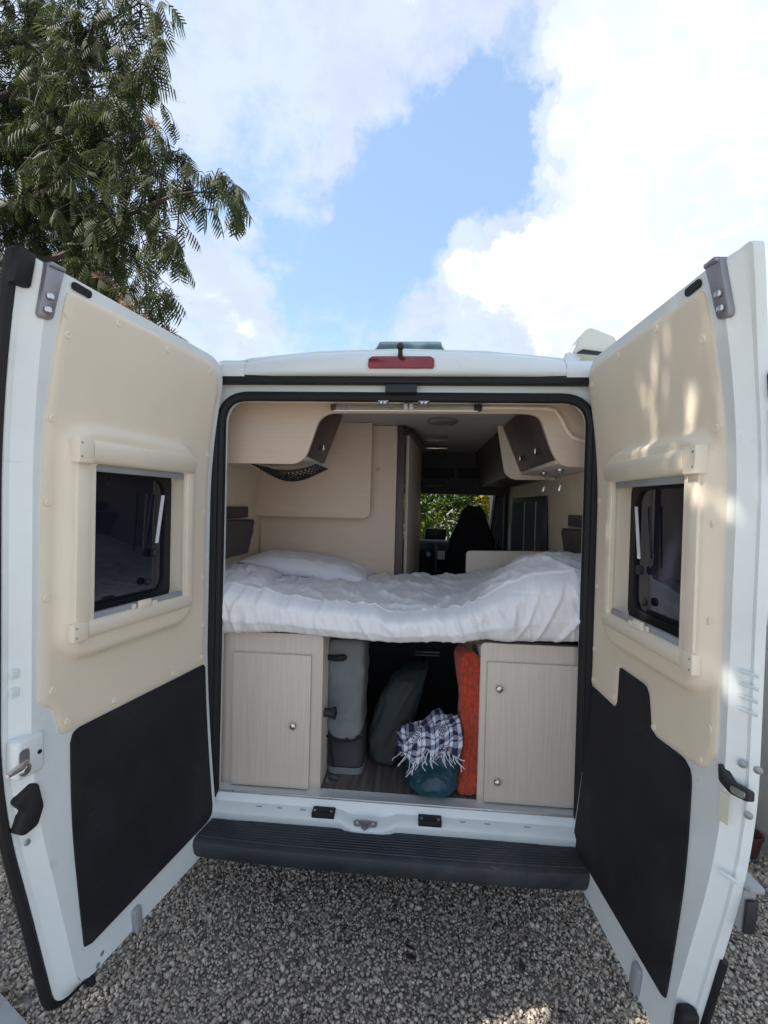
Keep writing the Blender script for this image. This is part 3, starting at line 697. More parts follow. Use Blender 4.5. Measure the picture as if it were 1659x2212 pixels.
# reading lamps under the right locker
for (x, y, z) in ((.735, .30, 1.957), (.745, .62, 1.965)):
    lp = empty('reading_lamp', (x, y, z), van)
    mb = MB().lathe([(.020, 0), (.020, .006), (.012, .016), (.005, .02)], (x, y, z), (0, 0, -1), 14); build('lamp_base', mb, 'steel', lp)
    mb = MB().tube([(x, y, z-.015), (x+.012, y, z-.035), (x+.012, y, z-.055), (x+.004, y, z-.072)], .003, 6); build('gooseneck', mb, 'steel', lp)
    mb = MB().lathe([(.004, 0), (.009, .006), (.010, .03), (.008, .034), (0, .034)], (x+.004, y, z-.07), (-.25, -.1, -1), 12); build('lamp_head', mb, 'aluminium', lp)

# ================================================================== rear doors
def cz(z):
    z = np.asarray(z, float)
    return np.where(z > 1.75, .075*(np.clip(z-1.75, 0, 9)/.62)**2, np.where(z < 1.15, .075*(np.clip(1.15-z, 0, 9)/.85)**1.5, 0.))
def make_door(side):
    th = .188 if side < 0 else .064
    hx = .80*side
    uv = np.array([side*math.sin(th), -math.cos(th), 0]); nv = np.array([-side*math.cos(th), -math.sin(th), 0])
    def T(u, n, z): p = np.array([hx, 0, 0])+uv*u+nv*n; return (p[0], p[1], z)
    def TC(u, n, z): return T(u, n+float(cz(z)), z)
    L = side < 0
    ridge = [(-.005, .33), (-.005, 2.348), (.775, 2.368), (.760, 1.95), (.752, 1.05), (.735, .86), (.700, .66), (.655, .345)]
    if not L: ridge = [(u-((.034 if z > 2.2 else .026) if u > .5 else .0)-(.012 if u < .1 else 0), z) for u, z in ridge]
    rid = dense(rpoly(ridge, [.10, .13, .012, .3, .2, .12, .12, .05], 7))
    def flange(u, z):
        k = u/.76
        return (u+(-.012+(.064 if L else .046)*k)+(0 if L else .034*k*min(1, max(0, (z-2.05)/.30))**1.5), z+(.018 if z > 1.4 else 0)*min(1, (z-1.4)/.9)-(.03*min(1, (1.2-z)/.85) if z < 1.2 else 0))
    wh = rpoly([(.195, 1.385), (.620, 1.385), (.620, 1.885), (.195, 1.885)], .06, 6)
    fl = [flange(u, z) for u, z in rid]
    mb = MB(); sheet(mb, rid, [wh], .02, lambda U, Z: cz(Z)-.004, T)
    sheet(mb, fl, [wh], .025, lambda U, Z: cz(Z)-.062, T)
    def ringpts(off, k):      # k 0 = ridge, 1 = flange
        return [T(a[0]*(1-k)+b[0]*k, off+float(cz(a[1])), a[1]*(1-k)+b[1]*k) for a, b in zip(rid, fl)]
    rings = [ringpts(-.004, 0), ringpts(-.006, .05), ringpts(-.013, .12), ringpts(-.030, .62), ringpts(-.036, .72), ringpts(-.038, .97), ringpts(-.043, 1.0), ringpts(-.062, 1.0)]
    for A, B in zip(rings, rings[1:]): mb.loft(A, B)
    hole = [TC(u, -.004, z) for u, z in wh]; hole2 = [TC(u, -.062, z) for u, z in wh]; mb.loft(hole, hole2)
    door = build('rear_door', mb, 'white_paint', van, ang=38, org=(hx, 0, .30))
    tag(door, 'left rear door with a latch box on its edge' if L else 'right rear door flecked with sunlight')
    # cream trim panel with raised window surround
    if L: tp = rpoly([(.025, 1.085), (.025, 2.325), (.725, 2.330), (.737, 1.9), (.735, 1.20), (.695, 1.175), (.672, 1.085)], [.01, .13, .02, .1, .015, .02, .015], 6)
    else: tp = rpoly([(-.005, 1.075), (-.005, 2.325), (.690, 2.330), (.702, 1.9), (.700, 1.16), (.655, 1.105), (.425, 1.09), (.398, 1.225), (.215, 1.225), (.208, 1.07)], [.01, .11, .02, .1, .03, .02, .03, .03, .006, .01], 6)
    gh = rpoly([(.212, 1.392), (.612, 1.392), (.612, 1.878), (.212, 1.878)], .02, 3)
    sur = rpoly([(.135, 1.290), (.692, 1.290), (.692, 1.985), (.135, 1.985)], .11, 8)
    def hf(U, Z):
        d = polysd(sur, U, Z)
        b = np.clip((.008-d)/.030, 0, 1); b = b*b*(3-2*b)
        e = polysd(tp, U, Z); rim = np.clip(-e/.004, 0, 1)
        return cz(Z)+.001+.005*np.sqrt(rim)+.036*b
    mb = MB(); sheet(mb, tp, [gh], .0115, hf, T, .006); tpn = build('trim_panel', mb, 'cream_trim', door, ang=60)
    # lower black panel
    if L: bp = rpoly([(.020, .44), (.018, 1.078), (.640, 1.080), (.645, .80), (.632, .435)], [.05, .01, .035, .1, .012], 6)
    else: bp = rpoly([(.0, .425), (-.006, 1.066), (.200, 1.062), (.208, 1.216), (.390, 1.216), (.418, 1.082), (.612, 1.095), (.628, .80), (.620, .455)], [.05, .01, .005, .006, .03, .02, .05, .1, .012], 6)
    mb = MB(); sheet(mb, bp, [], .02, lambda U, Z: cz(Z)+.002, T, .005); build('lower_panel', mb, 'black_panel', door, ang=50)
    # trim buttons
    bt = [(.554, 2.305), (.706, 2.216), (.342, 2.295), (.10, 2.285), (.722, 1.985), (.722, 1.755), (.052, 1.72), (.047, 1.96), (.722, 1.49), (.05, 1.45), (.70, 1.225), (.487, 1.112), (.654, 1.118), (.214, 1.108), (.045, 1.115), (.043, 1.25)] if L else \
         [(.489, 2.305), (.26, 2.300), (.035, 2.26), (.668, 2.21), (.684, 1.985), (.020, 1.81), (.686, 1.745), (.686, 1.50), (.022, 1.47), (.017, 1.22), (.02, 1.10), (.187, 1.10), (.44, 1.112), (.680, 1.225), (.65, 1.128)]
    bme = None
    for (u, z) in bt:
        if bme is None:
            mb = MB().lathe([(.0105, 0), (.0105, .0015), (.0085, .0035), (.005, .0030), (0, .0028)], (0, 0, 0), (1, 0, 0), 14)
            o = build('trim_button', mb, 'cream_plastic', door, org=(0, 0, 0)); bme = o.data
        else: o = link('trim_button', bme, door, (0, 0, 0))
        q = Vector(T(u, float(hf(np.array([[u]]), np.array([[z]]))[0, 0])-.0005, z))
        o.location = q-WO[door]; sl_ = float((cz(z+.01)-cz(z-.01))/.02)
        nz = Vector(nv)-Vector((0, 0, sl_)); o.rotation_euler = nz.to_track_quat('X', 'Z').to_euler()
    # window: frame with roller blind cassettes
    wf = door
    def bx(nm, u0, u1, n0, n1, z0, z1, m='cream_plastic', bev=.006, seg=2, par=wf):
        mb = MB().box(u0, u1, n0, n1, z0, z1, T); return build(nm, mb, m, par, bevel=bev, seg=seg)
    bx('side_rail', .622, .670, .034, .048, 1.402, 1.885, bev=.004); bx('side_rail', .168, .204, .034, .048, 1.402, 1.885, bev=.004)
    bx('rail_lip', .604, .621, .030, .043, 1.402, 1.880, bev=.002); bx('rail_lip', .205, .214, .030, .043, 1.402, 1.880, bev=.002)
    for (zc, rr) in ((1.907, .035), (1.384, .025)):
        P = []; arc = [(-1, .0), (-1, .40), (-.92, .68), (-.72, .86), (-.3, .97), (.2, 1.0), (.6, .93), (.86, .75), (.97, .50), (1, .2), (1, 0)]
        for u in (.176, .180, .632): P += [T(u, .032+b*rr*(1 if u > .177 else .9), zc+a*rr) for a, b in arc]
        mb = MB().grid(P, 3, len(arc)); mb.f += [tuple(range(len(arc))), tuple(range(2*len(arc), 3*len(arc)))]; build('blind_cassette', mb, 'cream_plastic', wf, ang=50)
        bx('end_cap', .633, .682, .033, .032+rr*.98, zc-rr*1.05, zc+rr*1.05, bev=.003)
        for dz in (-.55, .55):
            mb = MB().lathe([(.003, 0), (.003, .002), (.001, .003)], T(.674, .032+rr*.98, zc+dz*rr), tuple(nv), 8); build('frame_screw', mb, 'bolt_grey', wf)
    bx('upper_blind_bar', .214, .604, .028, .038, 1.850, 1.874, 'grey_plastic', .003); bx('lower_blind_bar', .214, .604, .024, .040, 1.402, 1.426, 'grey_plastic', .003)
    bx('blind_catch', .385, .440, .041, .055, 1.404, 1.432, bev=.006); bx('catch_button', .352, .378, .041, .050, 1.404, 1.420, bev=.003); bx('catch_button', .447, .463, .041, .049, 1.408, 1.424, bev=.003)
    # reveal, rubber frame and tinted pane with its stay arms
    mb = MB(); gh2 = rpoly([(.212, 1.392), (.612, 1.392), (.612, 1.878), (.212, 1.878)], .05, 6); gi = rpoly([(.245, 1.430), (.60, 1.430), (.60, 1.845), (.245, 1.845)], .06, 6)
    mb.loft([T(u, .030, z) for u, z in gh2], [T(u, -.020, z) for u, z in gh2]); build('window_reveal', mb, 'cream_plastic', wf)
    g3 = rpoly([(.200, 1.38), (.625, 1.38), (.625, 1.890), (.200, 1.890)], .06, 6)
    mb = MB(); sheet(mb, g3, [gi], .014, lambda U, Z: 0*U-.020, T, .012); build('window_seal', mb, 'black_rubber', wf)
    mb = MB().prism(g3, -.036, -.030, lambda a, b, d: T(a, d, b)); build('window_pane', mb, 'tinted_glass', wf, smooth=False)
    mb = MB().box(-.007, .007, -.003, .003, 0, .175, lambda a, b, c: T(.298-c*.16+a, -.008+b, 1.612+c)); build('stay_arm', mb, 'white_cotton', wf, bevel=.002)
    mb = MB().lathe([(.016, 0), (.016, .012), (.006, .018), (0, .018)], T(.300, -.018, 1.575), tuple(nv), 12); build('stay_knob', mb, 'black_plastic', wf)
    mb = MB().lathe([(.014, 0), (.014, .010), (.005, .014), (0, .014)], T(.33, -.018, 1.475), tuple(nv), 12); build('window_catch', mb, 'black_plastic', wf)
    mb = MB().box(-.003, .003, -.002, .002, 0, .20, lambda a, b, c: T(.36-c*.06+a, -.012+b, 1.59+c)); build('stay_tube', mb, 'dark_trim', wf, bevel=.001)
    # weather strip along the free edge and fittings
    fe = [(u, z) for u, z in fl if u > .55]; fe.sort(key=lambda q: -q[1])
    if L:
        mb = MB().tube([TC(u+.006, -.056, z) for u, z in fe], .0165, 8); build('edge_seal', mb, 'black_rubber', door)
        mb = MB().box(.80, .845, -.075, -.02, 2.30, 2.385, TC); build('edge_seal_cap', mb, 'black_rubber', door, bevel=.008)
    else:
        mb = MB().tube([TC(u+.002, -.066, z) for u, z in fe if z < .66], .010, 6); build('edge_seal', mb, 'black_rubber', door)
    ub = .765 if L else .735
    mb = MB().prism(rpoly([(ub-.012, 2.235), (ub+.022, 2.235), (ub+.022, 2.34), (ub+.023, 2.372), (ub-.020, 2.372), (ub-.017, 2.33)], [.015, .015, 0, .004, .004, 0], 4), -.010, .006, lambda a, b, d: TC(a, d-.16*(a-ub+.012), b)); br = build('top_bracket', mb, 'grey_metal', door, bevel=.003)
    mb = MB().box(ub-.021, ub+.021, -.03, .010, 2.362, 2.374, TC); build('bracket_hook', mb, 'grey_metal', door, bevel=.004)
    for z in (2.258, 2.292):
        mb = MB().lathe([(.010, 0), (.010, .003), (.007, .006), (0, .0065)], TC(ub+.006, .006, z), tuple(nv+uv*.15), 12); build('bolt', mb, 'steel', door)
    us = .685 if L else .655
    mb = MB().prism(rpoly([(us-.032, 2.335), (us+.030, 2.338), (us+.030, 2.358), (us-.032, 2.355)], .010, 4), -.003, .001, lambda a, b, d: TC(a, d, b)); build('slot', mb, 'black_rubber', door)
    if L:
        mb = MB().box(.725, .800, -.032, .012, 1.02, 1.125, T); lb = build('latch_box', mb, 'white_paint', door, bevel=.010, seg=3)
        mb = MB().prism(rpoly([(.770, 1.035), (.796, 1.035), (.796, 1.102), (.770, 1.102)], .012, 4), .010, .0135, lambda a, b, d: T(a, d, b)); build('latch_mouth', mb, 'grey_metal', door)
        mb = MB().tube([T(.780, .012, 1.066), T(.80, .022, 1.064), T(.835, .024, 1.060)], [.010, .010, .006], 8); build('latch_claw', mb, 'steel', door)
        mb = MB().lathe([(.016, 0), (.016, .006), (.009, .012), (0, .012)], T(.783, .012, 1.048), tuple(nv), 12); build('latch_pivot', mb, 'steel', door)
        mb = MB().lathe([(.006, 0), (.006, .002), (0, .002)], T(.742, .012, 1.075), tuple(nv), 10); build('plug', mb, 'black_rubber', door)
        mb = MB().prism(rpoly([(.740, .985), (.752, .992), (.790, .955), (.778, .935), (.772, .925), (.79, .875), (.775, .862), (.745, .875), (.730, .92)], .008, 3), -.03, .008, lambda a, b, d: TC(a, d-.35*(a-.73), b)); build('rubber_stop', mb, 'black_rubber', door, bevel=.004)
        mb = MB().lathe([(.009, 0), (.007, .004), (0, .005)], TC(.765, -.014, .838), tuple(nv), 10); build('bolt', mb, 'bolt_grey', door)
        for z in (1.285, 1.235):
            mb = MB().box(.765, .795, -.026, -.021, z, z+.026, TC); build('edge_rib', mb, 'white_paint', door, bevel=.006)
        for (u, z) in ((.575, .372), (.592, .352)):
            mb = MB().lathe([(.008, 0), (.007, .003), (0, .003)], TC(u, -.006, z), tuple(nv), 10); build('bolt', mb, 'bolt_grey', door)
        mb = MB().box(.425, .460, -.02, .012, .33, .405, TC); build('rubber_pad', mb, 'grey_plastic', door, bevel=.010, seg=3)
        mb = MB().box(.604, .622, -.03, .002, .312, .338, TC); build('drain_plug', mb, 'black_rubber', door, bevel=.006)
    else:
        for z in (1.395, 1.365, 1.335, 1.305):
            mb = MB().tube([TC(.745, -.019, z), TC(.770, -.029, z), TC(.785, -.034, z)], .0045, 6); build('edge_rib', mb, 'white_paint', door)
        mb = MB().tube([TC(.73, -.012, .895), TC(.765, -.030, .895)], .006, 6); build('edge_rib', mb, 'white_paint', door)
        for (u, n, z) in ((.752, -.026, 1.175), (.786, -.036, 1.180), (.772, -.031, 1.065)):
            mb = MB().lathe([(.0095, 0), (.0095, .0015), (.007, .0025), (.004, .0045), (0, .005)], TC(u, n, z), tuple(nv*.6+uv*.8), 14); build('bolt', mb, 'bolt_grey', door)
        mb = MB().prism(rpoly([(.715, 1.155), (.722, 1.155), (.745, 1.128), (.785, 1.128), (.785, 1.102), (.745, 1.098), (.718, 1.115)], .007, 4), -.008, .006, lambda a, b, d: TC(a, d-.35*(a-.715), b)); build('latch_mouth', mb, 'black_plastic', door, bevel=.002)
        mb = MB().prism(rpoly([(.748, 1.105), (.778, 1.105), (.778, 1.122), (.748, 1.122)], .006, 3), -.002, .003, lambda a, b, d: TC(a, d+.006-.35*(a-.715), b)); build('latch_plate', mb, 'steel', door)
        mb = MB().box(.722, .745, -.003, -.0015, 1.02, 1.092, lambda a, b, c: TC(a, b-.30*(a-.72)-.001+.004, c)); build('tape', mb, 'yellow_tape', door)
        mb = MB().box(.475, .515, -.02, .012, .345, .425, TC); build('rubber_pad', mb, 'grey_plastic', door, bevel=.010, seg=3)
        mb = MB().box(.66, .70, -.04, .006, .40, .50, TC); build('rubber_stop', mb, 'black_rubber', door, bevel=.012, seg=3)
        mb = MB().box(.67, .745, -.095, -.063, .76, .865, TC); build('door_handle', mb, 'grey_plastic', door, bevel=.008)
        mb = MB().box(.746, .756, -.092, -.064, .765, .845, TC); build('handle_cap', mb, 'black_plastic', door, bevel=.004)
        mb = MB().box(.68, .76, -.10, -.063, .866, .880, TC); build('handle_lip', mb, 'grey_plastic', door, bevel=.004)
        mb = MB().box(.72, .792, -.10, -.058, 2.03, 2.105, TC); build('clearance_lamp', mb, 'black_plastic', door, bevel=.012)
        mb = MB().box(.72, .782, -.09, -.058, 1.86, 2.02, TC); build('reflector', mb, 'red_lens', door, bevel=.008)
    return door
make_door(-1); make_door(1)

# ================================================================== bedding
def bedding():
    cx = [-.97, -.79, -.5, -.33, .03, .28, .344, .42, .6, .79, .97]
    zb = [1.172, 1.174, 1.198, 1.178, 1.172, 1.188, 1.195, 1.196, 1.204, 1.210, 1.212]
    zc = [1.40, 1.395, 1.355, 1.335, 1.305, 1.325, 1.345, 1.40, 1.435, 1.445, 1.44]
    xs = np.linspace(-.925, .93, 300); P = []
    ys = list(np.linspace(.985, .13, 60)); nf = 46
    for x in xs:
        b = float(np.interp(x, cx, zb)); c = float(np.interp(x, cx, zc))
        hump = .5+.5*math.tanh((x-.50)/.10)
        def top(y):
            q = (y-.13)/.85
            iq = max(0., 1-q)**1.5; z = c*iq+(1-iq)*1.335
            z = z+hump*(.130*math.exp(-((y-.40)/.28)**2)+.07*max(0, q))
            z += .018*fbm(x*2.6, y*2.6, 2)+.005*fbm(x*9+fbm(x*4, y*4, 1), y*6, 5)
            rd = 1-abs(mn.noise(Vector((x*7+1.2*mn.noise(Vector((x*3, y*3, 9))), y*4+x*3, 3))))*2.6
            rb = 1-abs(mn.noise(Vector((x*15+.8*y, y*9-x*4, 13))))*2.4
            return z+.018*max(0, rd)**3+.007*max(0, rb)**3
        col = [(x, y, top(y)) for y in ys]
        z0 = top(.13)
        for k in range(1, nf+1):
            s = k/nf
            zz = z0+(b-z0)*(s**1.15)
            bul = .095*math.sin(min(1, s*2.6)*PI/2)-.035*max(0, s-.72)/.28
            tuck = max(0, s-.9)/.1
            fold = 1-abs(mn.noise(Vector((x*10+.5*mn.noise(Vector((x*4, zz*5, 4)))+(5.0*(zz-1.2) if x < .45 else -4*(zz-1.2))*(1 if x > -.35 else -.4), zz*1.6, 7))))*3.0
            f2 = 1-abs(mn.noise(Vector((x*25+.6*mn.noise(Vector((x*9, zz*6, 1)))+6*(zz-1.2), zz*2.2, 17))))*2.8
            gath = .012*math.exp(-((x-.40)/.05)**2)
            amp = min(1, s*2)*(.9 if x < .5 else .55)
            msk = .25+.75*min(1, max(0, .5+1.1*mn.noise(Vector((x*3.1, 5.5, 2)))))*(1.25 if x < -.4 else 1); d = amp*msk*(.032*max(0, fold)**2.2+.015*max(0, f2)**2.2)+.010*fbm(x*4, zz*5, 8)-(.004*math.exp(-((zz-1.405-.02*x)/.004)**2) if x > .45 else 0)
            y = .145-bul+.03*tuck**2-d+3.2*gath*s
            col.append((x, y, zz+.004*fbm(x*5, 3.3)*s))
        P += col
    mb = MB().grid(P, len(xs), len(ys)+nf)
    tag(build('duvet', mb, 'linen', ang=180), 'rumpled white duvet spread over the bed and hanging at its rear edge', 'duvet')
    def pillow(cx_, cy_, z0, wx, wy, h, rz, tilt, seed, label):
        P = []; n = 40
        for sgn in (1, -1):
            for i in range(n):
                for j in range(n):
                    a = -1+2*i/(n-1); b_ = -1+2*j/(n-1)
                    k = max(0, (1-abs(a)**2.6))**.55*max(0, (1-abs(b_)**2.6))**.55
                    x = a*wx*(1-.07*(1-abs(b_))**1); y = b_*wy*(1-.07*(1-abs(a)))
                    z = sgn*h*k*(1+.25*fbm(a*2+seed, b_*2, sgn))+.012*k*fbm(a*6+seed, b_*6)+tilt*x
                    q = math.radians(rz); P.append((cx_+x*math.cos(q)-y*math.sin(q), cy_+x*math.sin(q)+y*math.cos(q), z0+z))
        mb = MB(); mb.grid(P[:n*n], n, n); mb.grid(P[n*n:], n, n)
        return tag(build('pillow', mb, 'pillow_linen', ang=180), label, 'pillow', 'white pillows at the left end of the bed')
    pillow(-.56, .86, 1.385, .38, .20, .075, -2, -.11, 1.3, 'long white pillow leaning against the front partition behind the duvet')
    pillow(-.80, .42, 1.375, .16, .24, .055, 10, -.10, 5.1, 'small white pillow at the left wall under the brown pocket')
bedding()

# ================================================================== things stowed under the bed
def soft(P, nu, nv, name, m, label, cat, ends=True):
    mb = MB().grid(P, nu, nv, True)
    if ends: mb.f += [tuple(range(nv)), tuple(range((nu-1)*nv, nu*nv))]
    o = build(name, mb, m, ang=180); return tag(o, label, cat)
# grey upright bag
gb = tag(empty('chair_bag', (-.24, .33, .49)), 'tall grey canvas bag with dark foot and strap beside left cabinet', 'bag')
def tower(z0, z1, x0, x1, y0, y1, m, nm, bulge=.012, sag=0., n=26, nv=40):
    P = []
    for i in range(n):
        s = i/(n-1); z = z0+(z1-z0)*s; k = 1-.10*max(0, abs(2*s-1)-.9)/.1
        for j in range(nv):
            q = 2*PI*j/nv; ca = math.copysign(abs(math.cos(q))**.35, math.cos(q)); sa = math.copysign(abs(math.sin(q))**.35, math.sin(q))
            x = (x0+x1)/2+ca*(x1-x0)/2*k; y = (y0+y1)/2+sa*((y1-y0)/2*k)
            f_ = bulge*fbm(x*9, z*7, 4)+.006*fbm(x*24, z*20, 2)
            zz = z-(sag*(1-ca*ca)*(1 if i == 0 else 0))
            P.append((x+f_*.4, y-abs(f_)*(1 if sa < 0 else 0), zz))
    mb = MB().grid(P, n, nv, True); mb.f += [tuple(range(nv)), tuple(range((n-1)*nv, n*nv))]
    return build(nm, mb, m, gb, ang=70)
tower(.685, 1.13, -.332, -.150, .24, .46, 'grey_canvas', 'upper_canvas', .016, .03)
tower(.515, .69, -.328, -.146, .25, .45, 'lower_canvas', 'lower_canvas', .012)
tower(.489, .522, -.322, -.146, .248, .45, 'grey_canvas', 'base_band', .006)
mb = MB().tube([(-.335, .234, 1.050), (-.29, .226, 1.047), (-.25, .225, 1.052), (-.235, .226, 1.058)], [.013, .014, .016, .010], 8, flat=1); build('strap', mb, 'black_rubber', gb)
mb = MB().tube([(-.327, .238, .678), (-.29, .226, .662), (-.24, .222, .657), (-.19, .226, .664), (-.152, .24, .68)], .005, 6); build('seam_cord', mb, 'black_rubber', gb)
mb = MB().tube([(-.305, .236, .66), (-.295, .236, .58), (-.285, .238, .53)], .004, 6); build('seam_cord', mb, 'black_rubber', gb)
# slumped dark sack
P = []; path = [(-.045, .40, .500, .055, .07), (-.045, .39, .53, .09, .09), (-.035, .39, .62, .105, .10), (-.01, .40, .74, .105, .10), (.025, .42, .84, .10, .10), (.06, .46, .90, .085, .10), (.10, .52, .93, .06, .09), (.13, .58, .94, .03, .05)]
ts = np.linspace(0, len(path)-1, 44); nv = 40
for tt in ts:
    i = min(len(path)-2, int(tt)); q = tt-i; q = q*q*(3-2*q); a = [path[i][k]*(1-q)+path[i+1][k]*q for k in range(5)]
    for j in range(nv):
        g_ = 2*PI*j/nv; f_ = .016*fbm(math.cos(g_)*1.5, math.sin(g_)*1.5, a[2]*6)+.008*fbm(math.cos(g_)*4, math.sin(g_)*4, a[2]*14)
        P.append((a[0]+math.cos(g_)*(a[3]+f_), a[1]+math.sin(g_)*(a[4]+f_), a[2]+.03*math.cos(g_)*0))
soft(P, len(ts), nv, 'canvas_sack', 'dark_canvas', 'slumped dark green sack between the grey bag and the blue bag', 'sack')
# teal plastic bag, gathered at the front
P = []; nu, nv = 30, 60
for i in range(nu):
    s = i/(nu-1); ang_ = PI*s
    rr = math.sin(ang_)**.75; yy = -math.cos(ang_)
    for j in range(nv):
        g_ = 2*PI*j/nv; ca = math.cos(g_); sa = math.sin(g_); sq = (abs(ca)**3+abs(sa)**3)**(-1/3)
        pl = .035*math.sin(g_*9+.6*math.sin(g_*2))*max(0, (1-s*1.8))*min(1, s*8)+.05*fbm(ca*2, sa*2, s*3)+.03*(1-abs(mn.noise(Vector((ca*4, sa*4, s*5))))*2)
        r_ = rr*sq*(1+pl)
        pin = .035*math.exp(-(s/.10)**2)
        P.append((.178+.122*r_*ca, .176+.120*yy+pin, .606+.117*r_*sa))
soft(P, nu, nv, 'plastic_bag', 'teal_plastic', 'shiny dark teal plastic bag gathered shut under the checked scarf', 'bag', ends=False)
# checked scarf thrown over it, with fringes
sc_ = tag(empty('scarf', (.17, .2, .62)), 'black and white checked scarf with fringes lying on the teal bag', 'scarf')
P = []; uvs = []; nu, nv = 46, 36
for i in range(nu):
    for j in range(nv):
        a = i/(nu-1); b = j/(nv-1)      # a left to right, b front hem to back
        x = .015+a*.275+.01*math.sin(b*5)
        ridge_ = .735+.095*math.sin(min(1, a*1.15)*PI/2)**1.2
        hem = .695+.04*a+.016*math.sin(a*17)-.02*math.sin(a*PI)
        s = b; z = hem+(ridge_-hem)*math.sin(min(1, s*1.25)*PI/2)
        y = .060+.19*s**1.3-.03*math.sin(s*PI)+.015*fbm(a*5, b*4, 3)+.016*math.sin(a*19+b*4+2*fbm(a*3, b*3))*(1-.6*b)
        z += .026*fbm(a*5, b*5, 7)+.010*math.sin(a*13-b*7)-.03*max(0, b-.85)/.15
        P.append((x, y, z)); uvs.append((a*.95, b*.9+.1*math.sin(a*4)))
mb = MB().grid(P, nu, nv); mb.uv = uvs
o = bpy.data.meshes.new('cloth'); o.from_pydata([tuple(np.array(p)-np.array((.15, .2, .62))) for p in P], [], mb.f)
ul = o.uv_layers.new(name='UVMap'); vi = np.zeros(len(o.loops), int); o.loops.foreach_get('vertex_index', vi); ul.data.foreach_set('uv', np.array(uvs, np.float32)[vi].ravel())
o.polygons.foreach_set('use_smooth', [True]*len(o.polygons)); o.materials.append(MT['plaid_cloth']); link('cloth', o, sc_, (.15, .2, .62))
mb = MB()
for k in range(36):
    a = random.random()**.9; a = random.choice((random.gauss(.28, .05), random.gauss(.55, .08), random.gauss(.82, .07), a)); a = min(.98, max(.1, a)); i = int(a*(nu-1)); p0 = Vector(P[i*nv])
    l = random.uniform(.02, .055); dx = random.uniform(-.03, .03)+(-.02 if a < .35 else .02*(a > .7)); path = [p0+Vector((0, .002, .006))]
    for q in (.35, .7, 1.0): path.append(p0+Vector((dx*q+random.uniform(-.006, .006), -.004-.006*q+random.uniform(-.005, .005), -l*q)))
    mb.tube(path, random.uniform(.0011, .002), 5)
build('fringe', mb, 'white_cotton', sc_)
# orange knitted blanket folded upright
P = []; nu = 190; sec = []
for k in range(72):
    q = k/71
    if q < .42: sec.append((.298, .30-.14*q/.42, (-1, 0)))
    elif q < .5: g_ = (q-.42)/.08*PI/2; sec.append((.298+.015*(1-math.cos(g_)), .16-.02*math.sin(g_), (-math.cos(g_), -math.sin(g_))))
    elif q < .92: sec.append((.313+.045*(q-.5)/.42, .14, (0, -1)))
    else: g_ = (q-.92)/.08*PI/2; sec.append((.356+.012*math.sin(g_), .14+.02*(1-math.cos(g_)), (math.sin(g_), -math.cos(g_))))
arc = [0]
for k in range(1, 72): arc.append(arc[-1]+math.hypot(sec[k][0]-sec[k-1][0], sec[k][1]-sec[k-1][1]))
for i in range(nu):
    s = i/(nu-1); z = .493+.635*s
    for k, (x, y, nn) in enumerate(sec):
        cord = abs(math.sin(arc[k]*PI/.0165+.9*mn.noise(Vector((z*5, 1, 2)))))
        kn = abs(math.sin(z*PI/.0105+(1.2 if int(arc[k]/.0165) % 2 else 0)+arc[k]*60))
        d = .0075*cord**.7+.0045*kn*cord+.016*fbm(z*5, arc[k]*5, 3)
        endr = -.02*max(0, abs(2*s-1)-.93)/.07
        P.append((x+nn[0]*(d+endr)+.008*math.sin(z*9+1)-.0, y+nn[1]*(d+endr), z))
mb = MB().grid(P, nu, 72); mb.f.append(tuple(range((nu-1)*72, nu*72)))
tag(build('knitted_blanket', mb, 'orange_wool', ang=180), 'folded orange knitted blanket standing upright against the right cabinet', 'blanket')

# ================================================================== vegetation
def leaf_proto(npairs, nl, L=.15, W=.080):
    """bipinnate feather leaf along +x drooping in -z; quads"""
    V = []; F = []
    def quad(a, b, c, d):
        o = len(V); V.extend((a, b, c, d)); F.append((o, o+1, o+2, o+3))
    for i in range(npairs):
        t_ = (i+.6)/npairs; bx_ = Vector((t_*L, 0, -.30*L*t_*t_)); ln = W*(.55+.9*math.sin(PI*(.15+.75*t_)))*.8
        for s in (-1, 1):
            dr = Vector((.60, s*.58, -.62)).normalized(); side_ = Vector((-s*.72, .62, 0)).normalized()*1.0
            if nl == 0:
                m_ = bx_+dr*ln*.55; quad(bx_, m_+side_*.011, bx_+dr*ln, m_-side_*.011)
            else:
                P_ = []
                for k in range(nl+1):
                    q = k/nl; c = bx_+dr*ln*q+Vector((0, 0, -.45*ln*q*q)); hw_ = .0047*max(.06, math.sin(PI*min(1, .18+.82*q))**.7)
                    P_.append((c+side_*hw_+Vector((0, 0, .003)), c-side_*hw_+Vector((0, 0, .003))))
                o = len(V)
                for a_, b_ in P_: V.extend((a_, b_))
                for k in range(nl): F.append((o+2*k, o+2*k+1, o+2*k+3, o+2*k+2))
    o = len(V); V += [Vector((0, .0012, 0)), Vector((0, -.0012, 0)), Vector((L, -.0008, -.30*L)), Vector((L, .0008, -.30*L))]; F.append((o, o+1, o+2, o+3))
    return np.array([tuple(v) for v in V]), np.array(F)

def scatter(proto, pos, dirs, roll_, scale):
    V0, F0 = proto; N = len(pos); x = dirs/np.linalg.norm(dirs, axis=1, keepdims=True)
    upv = np.tile([0, 0, 1.], (N, 1)); y = np.cross(upv, x); y /= np.maximum(np.linalg.norm(y, axis=1, keepdims=True), 1e-6); z = np.cross(x, y)
    c = np.cos(roll_)[:, None]; s = np.sin(roll_)[:, None]; y, z = y*c+z*s, z*c-y*s
    M = np.stack([x, y, z], 1)*scale[:, None, None]
    V = np.einsum('vk,nkj->nvj', V0, M)+pos[:, None]
    F = F0[None]+(np.arange(N)*len(V0))[:, None, None]
    return V.reshape(-1, 3), F.reshape(-1, F0.shape[1])

